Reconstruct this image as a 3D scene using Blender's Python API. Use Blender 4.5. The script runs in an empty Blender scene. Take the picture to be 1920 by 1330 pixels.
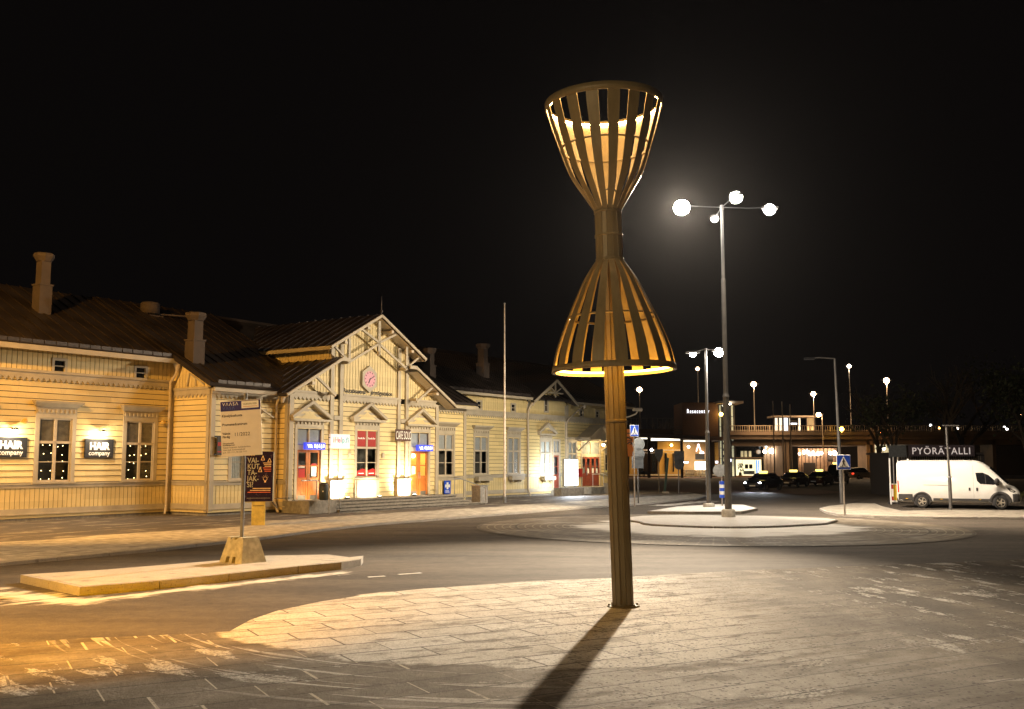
import bpy, math, random
from mathutils import Vector, Matrix
random.seed(7)
R = math.radians
C = bpy.context.scene.collection
sc = bpy.context.scene

# ------------------------------------------------------------------ camera
FPX = 1900.0; PITCH = math.atan(201 / FPX); CAMH = 2.4
cam_d = bpy.data.cameras.new('camera'); cam = bpy.data.objects.new('camera', cam_d); C.objects.link(cam)
cam.location = (0, 0, CAMH); cam.rotation_euler = (R(90) + PITCH, 0, 0)
cam_d.sensor_width = 36; cam_d.lens = FPX / 1920 * 36; cam_d.clip_start = 0.1; cam_d.clip_end = 2000
sc.camera = cam

# ------------------------------------------------------------------ night sky and exposure
w = bpy.data.worlds.new("World"); sc.world = w; w.use_nodes = True
bg = w.node_tree.nodes['Background']; bg.inputs['Color'].default_value = (0.0020, 0.0016, 0.0015, 1); bg.inputs['Strength'].default_value = 1.0
sc.view_settings.view_transform = 'Standard'; sc.view_settings.look = 'None'
sc.view_settings.exposure = 0.45; sc.view_settings.gamma = 1
sc.cycles.use_denoising = True
try: sc.cycles.denoiser = 'OPENIMAGEDENOISE'
except Exception: pass
sc.cycles.max_bounces = 6; sc.cycles.diffuse_bounces = 3; sc.cycles.glossy_bounces = 3; sc.cycles.transparent_max_bounces = 8
sc.cycles.sample_clamp_indirect = 4.0
sc.cycles.use_light_tree = True
sc.cycles.denoising_prefilter = 'ACCURATE'; sc.cycles.denoising_input_passes = 'RGB_ALBEDO_NORMAL'

WARMW = (1.0, 0.81, 0.60); WHITE = (1.0, 0.93, 0.82); COOL = (0.86, 0.93, 1.0); SOD = (1.0, 0.50, 0.075); AMB = (1.0, 0.60, 0.20)

def lamp(name, kind, loc, power, col, size=0.3, parent=None, target=None, spot=None, blend=0.5):
    d = bpy.data.lights.new(name, kind); d.energy = power; d.color = col
    if kind == 'AREA': d.size = size
    else: d.shadow_soft_size = size
    if kind == 'SPOT':
        d.spot_size = R(spot or 120); d.spot_blend = blend
    o = bpy.data.objects.new(name, d); C.objects.link(o); o.location = loc
    if parent is not None: o.parent = parent
    if target is not None:
        o.rotation_euler = (Vector(target) - Vector(loc)).to_track_quat('-Z', 'Y').to_euler()
    return o

# ------------------------------------------------------------------ frames: world = camera frame; station = local frame of the facade
SA = R(56.0); SD = 37.9
def ray(x, y):
    v = (665 - y) / FPX
    return ((x - 960) / FPX, math.cos(PITCH) - v * math.sin(PITCH), math.sin(PITCH) + v * math.cos(PITCH))
def G(x, y, z=0.0):
    d = ray(x, y); t = (z - CAMH) / d[2]; return (d[0] * t, d[1] * t)
def AT(x, y, Y):
    d = ray(x, y); t = Y / d[1]; return (d[0] * t, CAMH + d[2] * t)
def Wd(u, v):
    v = v + SD
    return (u * math.cos(SA) - v * math.sin(SA), u * math.sin(SA) + v * math.cos(SA))
def FC(x, y, pl=0.0):
    d = ray(x, y); a = d[0] * math.cos(SA) + d[1] * math.sin(SA); b = -d[0] * math.sin(SA) + d[1] * math.cos(SA)
    t = (SD + pl) / b; return (a * t, CAMH + d[2] * t)

# ------------------------------------------------------------------ scene graph helpers
def tag(o, label=None, cat=None, group=None, kind=None):
    if label: o['label'] = label
    if cat: o['category'] = cat
    if group: o['group'] = group
    if kind: o['kind'] = kind
    return o
def thing(name, label, cat, loc=(0, 0, 0), rz=0.0, group=None, rot=None):
    o = bpy.data.objects.new(name, None); C.objects.link(o)
    o.location = loc; o.rotation_euler = rot if rot else (0, 0, rz); o.empty_display_size = 0.3
    return tag(o, label, cat, group)
def kids(o): return [c for c in list(sc.objects) if c.parent == o]
def copy_tree(o, parent=None):
    ch = kids(o); c = o.copy(); C.objects.link(c); c.parent = parent
    for k in ch: copy_tree(k, c)
    return c

class MB:
    def __init__(s): s.v = []; s.f = []; s.m = []; s.s = []
    def add(s, vs, fs, mi=0, sm=False):
        b = len(s.v); s.v += [tuple(p) for p in vs]
        for f in fs: s.f.append([b + i for i in f]); s.m.append(mi); s.s.append(sm)
    def box(s, x0, x1, y0, y1, z0, z1, mi=0):
        if x0 > x1: x0, x1 = x1, x0
        if y0 > y1: y0, y1 = y1, y0
        if z0 > z1: z0, z1 = z1, z0
        s.add([(x0, y0, z0), (x1, y0, z0), (x1, y1, z0), (x0, y1, z0), (x0, y0, z1), (x1, y0, z1), (x1, y1, z1), (x0, y1, z1)],
              [(0, 3, 2, 1), (4, 5, 6, 7), (0, 1, 5, 4), (1, 2, 6, 5), (2, 3, 7, 6), (3, 0, 4, 7)], mi)
    def poly(s, pts, mi=0): s.add(pts, [tuple(range(len(pts)))], mi)
    def ext(s, pts, d, mi=0, sm=False):            # polygon pts extruded by vector d
        n = len(pts); d = Vector(d)
        s.add(list(pts) + [tuple(Vector(p) + d) for p in pts],
              [tuple(range(n - 1, -1, -1)), tuple(range(n, 2 * n))] + [(i, (i + 1) % n, n + (i + 1) % n, n + i) for i in range(n)], mi, sm)
    def prismz(s, pts, z0, z1, mi=0): s.ext([(x, y, z0) for x, y in pts], (0, 0, z1 - z0), mi)
    def prismy(s, pts, y0, y1, mi=0): s.ext([(x, y0, z) for x, z in pts], (0, y1 - y0, 0), mi)
    def tube(s, p, q, r0, r1=None, n=10, mi=0, cap=True):
        r1 = r0 if r1 is None else r1; p = Vector(p); q = Vector(q); a = (q - p).normalized()
        t = Vector((0, 0, 1)) if abs(a.z) < .9 else Vector((1, 0, 0)); e1 = a.cross(t).normalized(); e2 = a.cross(e1)
        vs = []
        for c, r in ((p, r0), (q, r1)):
            for i in range(n):
                an = 2 * math.pi * i / n; vs.append(c + (e1 * math.cos(an) + e2 * math.sin(an)) * r)
        s.add(vs, [(i, i + n, (i + 1) % n + n, (i + 1) % n) for i in range(n)], mi, True)
        if cap: s.add(vs, [tuple(range(n)), tuple(range(2 * n - 1, n - 1, -1))], mi)
    def path(s, pts, r, n=8, mi=0):
        for a, b in zip(pts, pts[1:]): s.tube(a, b, r, r, n, mi)
    def lathe(s, prof, n=20, c=(0, 0, 0), mi=0, sm=True, off=0.0):
        vs = []; m = len(prof)
        for r, z in prof:
            for i in range(n):
                a = 2 * math.pi * (i + off) / n; vs.append((c[0] + r * math.cos(a), c[1] + r * math.sin(a), c[2] + z))
        fs = [(j * n + i, j * n + (i + 1) % n, (j + 1) * n + (i + 1) % n, (j + 1) * n + i) for j in range(m - 1) for i in range(n)]
        s.add(vs, fs, mi, sm)
    def bar(s, p, q, wx, wy, mi=0, up=(0, 1, 0)):  # beam p->q, wy along 'up', wx across
        p = Vector(p); q = Vector(q); a = (q - p).normalized(); e2 = Vector(up).normalized(); e1 = a.cross(e2).normalized(); e2 = e1.cross(a)
        o = []
        for c in (p, q):
            for sx, sy in ((-1, -1), (1, -1), (1, 1), (-1, 1)): o.append(c + e1 * sx * wx / 2 + e2 * sy * wy / 2)
        s.add(o, [(0, 1, 2, 3), (7, 6, 5, 4), (0, 4, 5, 1), (1, 5, 6, 2), (2, 6, 7, 3), (3, 7, 4, 0)], mi)
    def ball(s, c, r, n=12, m=8, mi=0, sz=1.0):
        vs = [(c[0] + r * math.sin(math.pi * j / m) * math.cos(2 * math.pi * i / n), c[1] + r * math.sin(math.pi * j / m) * math.sin(2 * math.pi * i / n), c[2] + sz * r * math.cos(math.pi * j / m)) for j in range(m + 1) for i in range(n)]
        s.add(vs, [(j * n + i, (j + 1) * n + i, (j + 1) * n + (i + 1) % n, j * n + (i + 1) % n) for j in range(m) for i in range(n)], mi, True)
    def loft(s, rings, mi=0, sm=True, cap=True, closed=True):
        n = len(rings[0]); vs = [p for r in rings for p in r]
        k = n if closed else n - 1
        s.add(vs, [(j * n + i, j * n + (i + 1) % n, (j + 1) * n + (i + 1) % n, (j + 1) * n + i) for j in range(len(rings) - 1) for i in range(k)], mi, sm)
        if cap:
            s.add(rings[0], [tuple(range(n - 1, -1, -1))], mi); s.add(rings[-1], [tuple(range(n))], mi)
    def build(s, name, mats, parent=None, label=None, loc=None, rz=None, bevel=0.0):
        me = bpy.data.meshes.new(name); me.from_pydata(s.v, [], s.f)
        if not isinstance(mats, (list, tuple)): mats = [mats]
        for m in mats: me.materials.append(m)
        for p, mi, sm in zip(me.polygons, s.m, s.s): p.material_index = mi; p.use_smooth = sm
        me.update()
        o = bpy.data.objects.new(name, me); C.objects.link(o)
        if parent is not None: o.parent = parent
        if label: o['label'] = label
        if loc: o.location = loc
        if rz is not None: o.rotation_euler = (0, 0, rz)
        if bevel:
            b = o.modifiers.new('b', 'BEVEL'); b.width = bevel; b.segments = 2; b.limit_method = 'ANGLE'; b.angle_limit = R(40)
        return o

def text(name, s, size, m, parent, loc, sx=1.0, align='LEFT', ext=0.004, off=0.0, rot=(0, 0, 0), space=1.0, label=None):
    cu = bpy.data.curves.new(name, 'FONT'); cu.body = s; cu.size = size; cu.extrude = ext; cu.align_x = align; cu.offset = off
    cu.space_character = space; cu.resolution_u = 3
    t = bpy.data.objects.new(name, cu); C.objects.link(t)
    dg = bpy.context.evaluated_depsgraph_get(); dg.update()
    me = bpy.data.meshes.new_from_object(t.evaluated_get(dg)); C.objects.unlink(t); bpy.data.objects.remove(t)
    me.transform(Matrix.Rotation(R(90), 4, 'X') @ Matrix.Diagonal((sx, 1, 1, 1)))
    me.materials.clear(); me.materials.append(m)
    o = bpy.data.objects.new(name, me); C.objects.link(o); o.parent = parent; o.location = loc; o.rotation_euler = rot
    if label: o['label'] = label
    return o

# ------------------------------------------------------------------ material helpers
class E:
    def __init__(s, nt, so): s.nt = nt; s.so = so
    def _m(s, op, *a, clamp=False):
        n = s.nt.nodes.new('ShaderNodeMath'); n.operation = op; n.use_clamp = clamp
        for i, x in enumerate(a):
            if isinstance(x, E): s.nt.links.new(x.so, n.inputs[i])
            else: n.inputs[i].default_value = x
        return E(s.nt, n.outputs[0])
    def __add__(s, o): return s._m('ADD', s, o)
    def __radd__(s, o): return s._m('ADD', o, s)
    def __sub__(s, o): return s._m('SUBTRACT', s, o)
    def __rsub__(s, o): return s._m('SUBTRACT', o, s)
    def __mul__(s, o): return s._m('MULTIPLY', s, o)
    def __rmul__(s, o): return s._m('MULTIPLY', o, s)
    def __truediv__(s, o): return s._m('DIVIDE', s, o)
    def lt(s, o): return s._m('LESS_THAN', s, o)
    def gt(s, o): return s._m('GREATER_THAN', s, o)
    def floor(s): return s._m('FLOOR', s)
    def frac(s): return s._m('FRACT', s)
    def sqrt(s): return s._m('SQRT', s)
    def abs(s): return s._m('ABSOLUTE', s)
    def sin(s): return s._m('SINE', s)
    def atan2(s, o): return s._m('ARCTAN2', s, o)
    def max(s, o): return s._m('MAXIMUM', s, o)
    def min(s, o): return s._m('MINIMUM', s, o)
    def clamp(s): return s._m('ADD', s, 0.0, clamp=True)
    def ss(s, a, b):                                   # smoothstep a..b
        n = s.nt.nodes.new('ShaderNodeMapRange'); n.interpolation_type = 'SMOOTHSTEP'
        s.nt.links.new(s.so, n.inputs[0]); n.inputs[1].default_value = a; n.inputs[2].default_value = b
        return E(s.nt, n.outputs[0])
class MT:
    def __init__(s, name):
        s.m = bpy.data.materials.new(name); s.m.use_nodes = True; s.nt = s.m.node_tree
        s.b = s.nt.nodes['Principled BSDF']; s.out = s.nt.nodes['Material Output']
    def pos(s):
        g = s.nt.nodes.new('ShaderNodeNewGeometry'); x = s.nt.nodes.new('ShaderNodeSeparateXYZ'); s.nt.links.new(g.outputs['Position'], x.inputs[0])
        return [E(s.nt, x.outputs[i]) for i in range(3)]
    def obj(s):
        g = s.nt.nodes.new('ShaderNodeTexCoord'); x = s.nt.nodes.new('ShaderNodeSeparateXYZ'); s.nt.links.new(g.outputs['Object'], x.inputs[0])
        return [E(s.nt, x.outputs[i]) for i in range(3)]
    def vec(s, *a):
        n = s.nt.nodes.new('ShaderNodeCombineXYZ')
        for i, x in enumerate(a):
            if isinstance(x, E): s.nt.links.new(x.so, n.inputs[i])
            else: n.inputs[i].default_value = x
        return n.outputs[0]
    def noise(s, vec=None, scale=5.0, detail=4, rough=.55):
        n = s.nt.nodes.new('ShaderNodeTexNoise'); n.inputs['Scale'].default_value = scale; n.inputs['Detail'].default_value = detail; n.inputs['Roughness'].default_value = rough
        if vec is None:
            t = s.nt.nodes.new('ShaderNodeTexCoord'); vec = t.outputs['Object']
        s.nt.links.new(vec, n.inputs['Vector']); return E(s.nt, n.outputs[0])
    def voro(s, vec, scale):
        n = s.nt.nodes.new('ShaderNodeTexVoronoi'); n.inputs['Scale'].default_value = scale; s.nt.links.new(vec, n.inputs['Vector'])
        return E(s.nt, n.outputs['Distance'])
    def white(s, vec):
        n = s.nt.nodes.new('ShaderNodeTexWhiteNoise'); s.nt.links.new(vec, n.inputs['Vector']); return E(s.nt, n.outputs['Value'])
    def mix(s, f, a, b):
        n = s.nt.nodes.new('ShaderNodeMix'); n.data_type = 'RGBA'
        for i, x in ((0, f), (6, a), (7, b)):
            if isinstance(x, E): s.nt.links.new(x.so, n.inputs[i])
            elif isinstance(x, (tuple, list)): n.inputs[i].default_value = (*x[:3], 1)
            elif isinstance(x, (int, float)): n.inputs[i].default_value = x
            else: s.nt.links.new(x, n.inputs[i])
        return n.outputs[2]
    def color(s, c):
        if isinstance(c, (tuple, list)): s.b.inputs['Base Color'].default_value = (*c[:3], 1)
        else: s.nt.links.new(c, s.b.inputs['Base Color'])
    def rough(s, r):
        if isinstance(r, E): s.nt.links.new(r.so, s.b.inputs['Roughness'])
        else: s.b.inputs['Roughness'].default_value = r
    def bump(s, h, strength=.3, dist=.02):
        n = s.nt.nodes.new('ShaderNodeBump'); n.inputs['Strength'].default_value = strength; n.inputs['Distance'].default_value = dist
        s.nt.links.new(h.so, n.inputs['Height']); s.nt.links.new(n.outputs[0], s.b.inputs['Normal'])

def pmat(name, col, rough=.6, metal=0.0, var=.18, scale=6.0, bump=0.0, dirt=None, coat=0.0):
    t = MT(name); n = t.noise(scale=scale)
    lo = tuple(c * (1 - var) for c in col); hi = tuple(min(1, c * (1 + var)) for c in col)
    c = t.mix(n.ss(.3, .7), lo, hi)
    if dirt:
        n2 = t.noise(scale=scale * .35, detail=6); c = t.mix(n2.ss(.52, .75) * .6, c, dirt)
    t.color(c); t.rough((n * .2 + (rough - .1)).clamp()); t.b.inputs['Metallic'].default_value = metal
    t.b.inputs['Coat Weight'].default_value = coat
    if bump: t.bump(t.noise(scale=scale * 5), bump, .01)
    return t.m
def emat(name, col, strength):
    m = bpy.data.materials.new(name); m.use_nodes = True; nt = m.node_tree
    b = nt.nodes['Principled BSDF']; b.inputs['Base Color'].default_value = (*col, 1); b.inputs['Emission Color'].default_value = (*col, 1); b.inputs['Emission Strength'].default_value = strength
    return m
def glassmat(name, tint=(.85, .9, .92), refl=1.0):
    m = bpy.data.materials.new(name); m.use_nodes = True; nt = m.node_tree; nt.nodes.remove(nt.nodes['Principled BSDF'])
    tr = nt.nodes.new('ShaderNodeBsdfTransparent'); tr.inputs[0].default_value = (*tint, 1)
    gl = nt.nodes.new('ShaderNodeBsdfGlossy'); gl.inputs['Roughness'].default_value = .03
    lw = nt.nodes.new('ShaderNodeLayerWeight'); fr = nt.nodes.new('ShaderNodeMapRange'); pw = nt.nodes.new('ShaderNodeMath'); pw.operation = 'POWER'; pw.inputs[1].default_value = 3.0
    nt.links.new(lw.outputs['Facing'], pw.inputs[0]); nt.links.new(pw.outputs[0], fr.inputs[0]); fr.inputs[3].default_value = .06; fr.inputs[4].default_value = .9
    mx = nt.nodes.new('ShaderNodeMixShader'); nt.links.new(fr.outputs[0], mx.inputs[0]); nt.links.new(tr.outputs[0], mx.inputs[1]); nt.links.new(gl.outputs[0], mx.inputs[2])
    nt.links.new(mx.outputs[0], nt.nodes['Material Output'].inputs[0]); return m

M = {}
def boards(name, col, dirt, vertical):
    t = MT(name); x, y, z = t.obj(); n = t.noise(scale=1.1); n2 = t.noise(t.vec(x * 1.2, y * 1.2, z * .5), 2.2, 7, .7)
    if vertical: i_ = (x / .21 + .02).floor(); j_ = i_ * 0.0
    else: i_ = ((z - 1.57) / .235).floor(); j_ = (x / 3.3 + t.white(t.vec(i_, 3.0, 0.0)) * 2.0).floor()
    r_ = t.white(t.vec(i_, j_, 1.0))
    c = t.mix((r_ * .7 + n * .6 - .15).clamp(), tuple(k * .84 for k in col), tuple(min(1, k * 1.10) for k in col))
    c = t.mix(n2.ss(.52, .72) * .5, c, dirt); c = t.mix((t.noise(t.vec(x * 9.0, y * 9.0, z * 2.0), 1.0, 4, .7) - .66).ss(0, .05) * .45, c, (.30, .25, .17))
    t.color(c); t.rough(.55); t.bump(n2, .15, .006); return t.m
M['yellow'] = boards('yellow_paint', (.70, .56, .27), (.50, .39, .20), False)
M['yellow_v'] = boards('yellow_board_paint', (.68, .545, .27), (.46, .37, .2), False)
M['trim'] = pmat('beige_trim_paint', (.42, .365, .27), .55, var=.09, scale=2.0, dirt=(.3, .26, .2))
M['sash'] = pmat('pale_sash_paint', (.5, .42, .31), .5, var=.06)
M['groove_shade'] = pmat('painted_groove_shade', (.05, .04, .03), .9)  # groove shade painted as a near-black backing behind the boards
M['roof'] = pmat('dark_roof_metal', (.036, .027, .023), .42, .35, var=.3, scale=.8, dirt=(.035, .028, .024))
M['roofedge'] = pmat('roof_edge_metal', (.05, .042, .04), .5, .3, var=.25)
M['stone'] = pmat('granite', (.24, .22, .19), .85, var=.22, scale=6, bump=.25, dirt=(.13, .11, .09))
M['concrete'] = pmat('concrete', (.40, .37, .31), .85, var=.2, scale=5, bump=.4, dirt=(.22, .2, .16))
M['steel'] = pmat('galvanised_steel', (.42, .42, .42), .38, .8, var=.12, scale=8)
M['pole'] = pmat('grey_pole_paint', (.11, .105, .10), .5, .3, var=.12, scale=3)
M['white'] = pmat('white_paint', (.78, .77, .74), .45, var=.05)
M['black'] = pmat('black_paint', (.02, .02, .022), .45, var=.2)
M['door'] = pmat('orange_brown_door', (.36, .115, .022), .45, var=.14, scale=4)
M['reddoor'] = pmat('red_brown_door', (.25, .055, .028), .5, var=.12)
M['glass'] = glassmat('window_glass')
M['room'] = pmat('dim_room', (.07, .058, .045), .9)
M['blind'] = pmat('grey_blind', (.42, .41, .40), .9, var=.05)
M['curtain'] = pmat('white_curtain', (.62, .6, .55), .9, var=.12, scale=9)
M['red'] = pmat('red_print', (.33, .006, .004), .6, var=.04)
M['navy'] = pmat('navy_print', (.035, .03, .17), .4, var=.05)
M['ink'] = pmat('dark_ink', (.03, .028, .03), .6)
M['blue'] = pmat('sign_blue', (.015, .07, .50), .35, var=.03)
M['signwhite'] = pmat('sign_white', (.82, .82, .8), .4, var=.03)
M['brick'] = pmat('brown_brick', (.10, .05, .03), .85, var=.25, scale=8)
M['rubber'] = pmat('tyre_rubber', (.025, .024, .023), .8)
M['darkglass'] = pmat('tinted_glass', (.012, .013, .015), .08, var=.1)
M['alloy'] = pmat('alloy', (.55, .52, .47), .3, .8)
M['bark'] = pmat('bark', (.055, .045, .035), .9, var=.3, scale=9)
# ------------------------------------------------------------------ ground materials
def seg_dist(t, x, y, a, b):
    ax, ay = a; bx, by = b; dx, dy = bx - ax, by - ay; L = dx * dx + dy * dy
    h = (((x - ax) * dx + (y - ay) * dy) / L).clamp()
    ex = x - ax - h * dx; ey = y - ay - h * dy
    return (ex * ex + ey * ey).sqrt()
def asphalt(name, snow_segs=(), base=(.05, .042, .035), frost=(.19, .155, .118), amount=.5):
    t = MT(name); x, y, z = t.pos()
    fine = t.noise(t.vec(x, y, z), 42, 2, .7); ch = t.voro(t.vec(x, y, z), 55)
    ca, sa = math.cos(SA), math.sin(SA)
    lx = x * ca + y * sa; ly = y * ca - x * sa
    str_ = t.noise(t.vec(x * .22, y * .9, 0.0), 1.0, 5, .6)
    big = t.noise(t.vec(x, y, 0.0), .16, 3)
    mott = t.noise(t.vec(x, y, 2.0), 3.5, 6, .75)
    f = (mott - .5) * .9 + ((str_ * .9 + big * .5 - .48) * 2.4).clamp() * amount + (fine - .5) * .95
    c = t.mix(f.clamp(), base, frost)
    c = t.mix(ch.lt(.2) * .6, c, (.34, .30, .25)); c = t.mix(t.voro(t.vec(x, y, z + 4.0), 40).lt(.2) * .6, c, (.02, .017, .014))
    if snow_segs:
        d = None
        for a, b, r in snow_segs:
            q = seg_dist(t, x, y, a, b) / r; d = q if d is None else d.min(q)
        n = t.noise(t.vec(lx * .55, ly * 2.0, 0.0), 1.6, 6, .68)
        s = (1.0 - d + (n - .5) * 4.2).ss(.2, .9) * (fine.ss(.25, .5) * .4 + .6)
        c = t.mix(s, c, (.62, .58, .52))
    t.color(c); t.rough((.86 - f * .1).clamp()); t.b.inputs['Specular IOR Level'].default_value = .22
    t.bump(fine + ch * .5, .5, .01)
    return t.m

def plaza_mat():
    t = MT('snow_dusted_paving'); x, y, z = t.pos()
    an = R(28.8); px = x * math.cos(an) + y * math.sin(an); py = y * math.cos(an) - x * math.sin(an)
    fine = ((t.noise(t.vec(x, y, 0.0), 22, 4, .8) - .5) * 1.9 + .5).clamp(); med = ((t.noise(t.vec(x, y, 0.0), 3.2, 6, .7) - .5) * 1.7 + .5).clamp()
    # slabs
    CW = .62; SL = 1.1
    row = (py / CW).floor(); fy = (py / CW).frac()
    ux = px / SL + row * .37; fx = ux.frac(); cell = ux.floor()
    dl = (fy - .5).abs(); ds = (fx - .5).abs()
    rnd = t.white(t.vec(row, cell, 0.0)); rnd2 = t.white(t.vec(row, cell, 3.0))
    jl = dl.gt(.5 - .014 / CW) * t.noise(t.vec(px * 1.1, row * 1.7, 0.0), 1.0, 3).ss(.26, .40); js = ds.gt(.5 - .015 / SL) * rnd.gt(.25)
    js_in = ds.gt(.5 - .017 / SL) * dl.lt(.485)
    # snow field : main drift (ellipse), tyre arcs outside it, grit-thin area to the right
    ex = x - .6; ey = y - 17.6
    rr = ((ex / 5.3) * (ex / 5.3) + (ey / 5.2) * (ey / 5.2)).sqrt(); th = ey.atan2(ex)
    wob = t.noise(t.vec(x, y, 0.0), .8, 5, .6)
    drift = (1.06 - rr + (wob - .5) * .22).ss(-.012, .02)
    arc = t.noise(t.vec(rr * 8.5, th * 3.6, 0.0), 1.0, 7, .68)
    out = (arc - .56 - (rr - 1.0).clamp() * .02).ss(-.005, .035) * (rr - 1.07).ss(0, .05)
    streak = t.noise(t.vec(rr * 30.0, th * 1.6, 4.0), 1.0, 3, .5).ss(.56, .6) * (rr - 1.07).ss(0, .04) * (1.55 - rr).ss(0, .2) * (2.5 - x).ss(0, 2.0)
    # right / centre thin snow
    cen = (1.0 - ((x - 3.0) / 3.6).abs()).ss(-.1, .45) * (y - 8.0).ss(-1.0, .6)
    thin = t.noise(t.vec(px * .5, py * 1.3, 0.0), 1.3, 6, .62)
    thinm = cen * (thin - .36).ss(0, .20) * (.62) * (1 - (x - 2.0).ss(0, 3.5) * .65)
    far = (x - 3.6).ss(0, 3.0); sx = x * .82 + y * .57; sy = y * .82 - x * .57
    fs = t.noise(t.vec(x * .45 + y * .12, y * 2.1 - x * .5, 7.0), 1.0, 6, .65)
    fs2 = t.noise(t.vec(x * 2.0 + y * .25, y * .55, 3.0), 1.0, 8, .72)
    farm = (x - 4.2).ss(0, 2.0) * (y - 12.0).ss(0, 1.2) * (fs2 - .53).ss(0, .06) * (fine.ss(.25, .55) * .45 + .55) + far * (13.0 - y).ss(-.5, 1.0) * (fs - .53).ss(0, .07) * .75
    stain = drift * (t.noise(t.vec(px * .9, py * 2.6, 11.0), 1.2, 6, .72) - .53).ss(0, .10) * .60
    film = t.noise(t.vec(px * .5, py * .9, 9.0), 1.1, 5, .6).ss(.35, .7) * .22 * (1 - far * .7)
    trk = drift * (t.noise(t.vec(px * .6, py * 3.4, 2.0), 1.5, 5, .7) - .60).ss(0, .07) * .55 * (1 - (x - 2.0).ss(0, 2.0) * .4)
    dd = drift * (1.0 - (x - 1.8).ss(0, 3.2) * .88)
    snow = dd.max(out * .85 * (1.0 - far) * (fine.ss(.28, .52) * .7 + .3)).max(thinm).max(farm).max(streak * .7) - trk - stain
    edge = (y - 21.6 - x * .35).ss(0, .5)
    snow = (snow.max(film)).clamp()
    # paving colour per slab
    pav = t.mix((rnd * .6 + fine * .5).clamp(), (.075, .058, .040), (.16, .125, .085))
    pav = t.mix((med - .45).clamp() * 1.1, pav, (.25, .205, .15))
    sn = t.mix((med * .5 + fine * .45 + rnd * .25 - .1).clamp(), (.36, .31, .25), (.90, .87, .82))
    c = t.mix(snow * (fine.ss(.2, .42) * .35 + .65), pav, sn)
    # snow lying in the cross joints where the slabs are swept, dark joints in the snow
    c = t.mix(js_in * rnd2.gt(.38) * (1 - snow).ss(.35, .8) * (2.6 - x).ss(-1.5, 2.0) * .9, c, (.60, .53, .42))
    c = t.mix(jl * (snow * .4 + .55), c, (.035, .028, .022))
    c = t.mix(js * snow * .85, c, (.07, .055, .045))
    gr = (t.voro(t.vec(x, y, 0.0), 13).lt(.21)).max(t.voro(t.vec(x, y, 8.0), 7.0).lt(.17)) * t.noise(t.vec(x, y, 0.0), .9, 3).ss(.30, .5) * ((x + 1.0).ss(0, 3.0) * .8 + .2)
    wet = (x - 3.0).ss(0, 4.0) * t.noise(t.vec(x * .8, y * .35, 13.0), 1.0, 5, .6).ss(.42, .62)
    c = t.mix(wet * (1 - farm).clamp() * .9, c, (.06, .045, .03))
    c = t.mix(gr * .95, c, (.035, .026, .02))
    gr2 = t.voro(t.vec(x, y, 5.0), 30).lt(.26)
    c = t.mix(gr2 * .4, c, (.09, .07, .05))
    t.color(c); t.rough(.85); t.b.inputs['Specular IOR Level'].default_value = .2
    t.bump(fine * .55 + snow * 1.0 - jl * 1.0 + med * .5 - gr * .6, 1.0, .016)
    return t.m

def walk_mat():
    t = MT('snowy_pavement'); x, y, z = t.pos(); ca, sa = math.cos(SA), math.sin(SA)
    u = x * ca + y * sa; v = y * ca - x * sa - SD
    fine = t.noise(t.vec(x, y, 0.0), 30, 3, .7); n = t.noise(t.vec(u * .35, v * 1.3, 0.0), 1.4, 6, .66); med = t.noise(t.vec(u, v, 0.0), 3, 5)
    band = (0 - v - 8.6 + (n - .5) * 3.0 + (u - 26.0).clamp() * 1.6).ss(0, .9) * (.55 + n.ss(.3, .55) * .45)
    tr = (n - .53).ss(0, .08) * .5
    s = (band.max(tr) * (fine.ss(.25, .5) * .35 + .65)).clamp()
    asp = t.mix(fine, (.045, .038, .036), (.13, .11, .10))
    sn = t.mix(med.ss(.35, .7), (.38, .34, .28), (.66, .61, .53))
    c = t.mix(s, asp, sn); t.color(c); t.rough(.75); t.bump(fine + s * 1.0, .6, .015)
    return t.m
def snow_mat(name, lo, hi, cover=1.0):
    t = MT(name); x, y, z = t.pos(); fine = t.noise(t.vec(x, y, z), 34, 3, .7); med = t.noise(t.vec(x, y, z), 2.6, 5, .62)
    c = t.mix((med * .8 + fine * .45 - .12).clamp(), lo, hi)
    bare = (t.noise(t.vec(x * .8, y * 1.8, 0.0), 1.3, 6, .7) - (.53 + .2 * (cover - .8))).ss(0, .10) * .6 + t.voro(t.vec(x, y, z), 16).lt(.2) * .35
    c = t.mix(bare, c, (.13, .105, .08)); t.color(c); t.rough(.85); t.bump(fine * 1.2 + med - bare * .5, 1.0, .03)
    return t.m
RBC = (7.5, 37.9)
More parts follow.
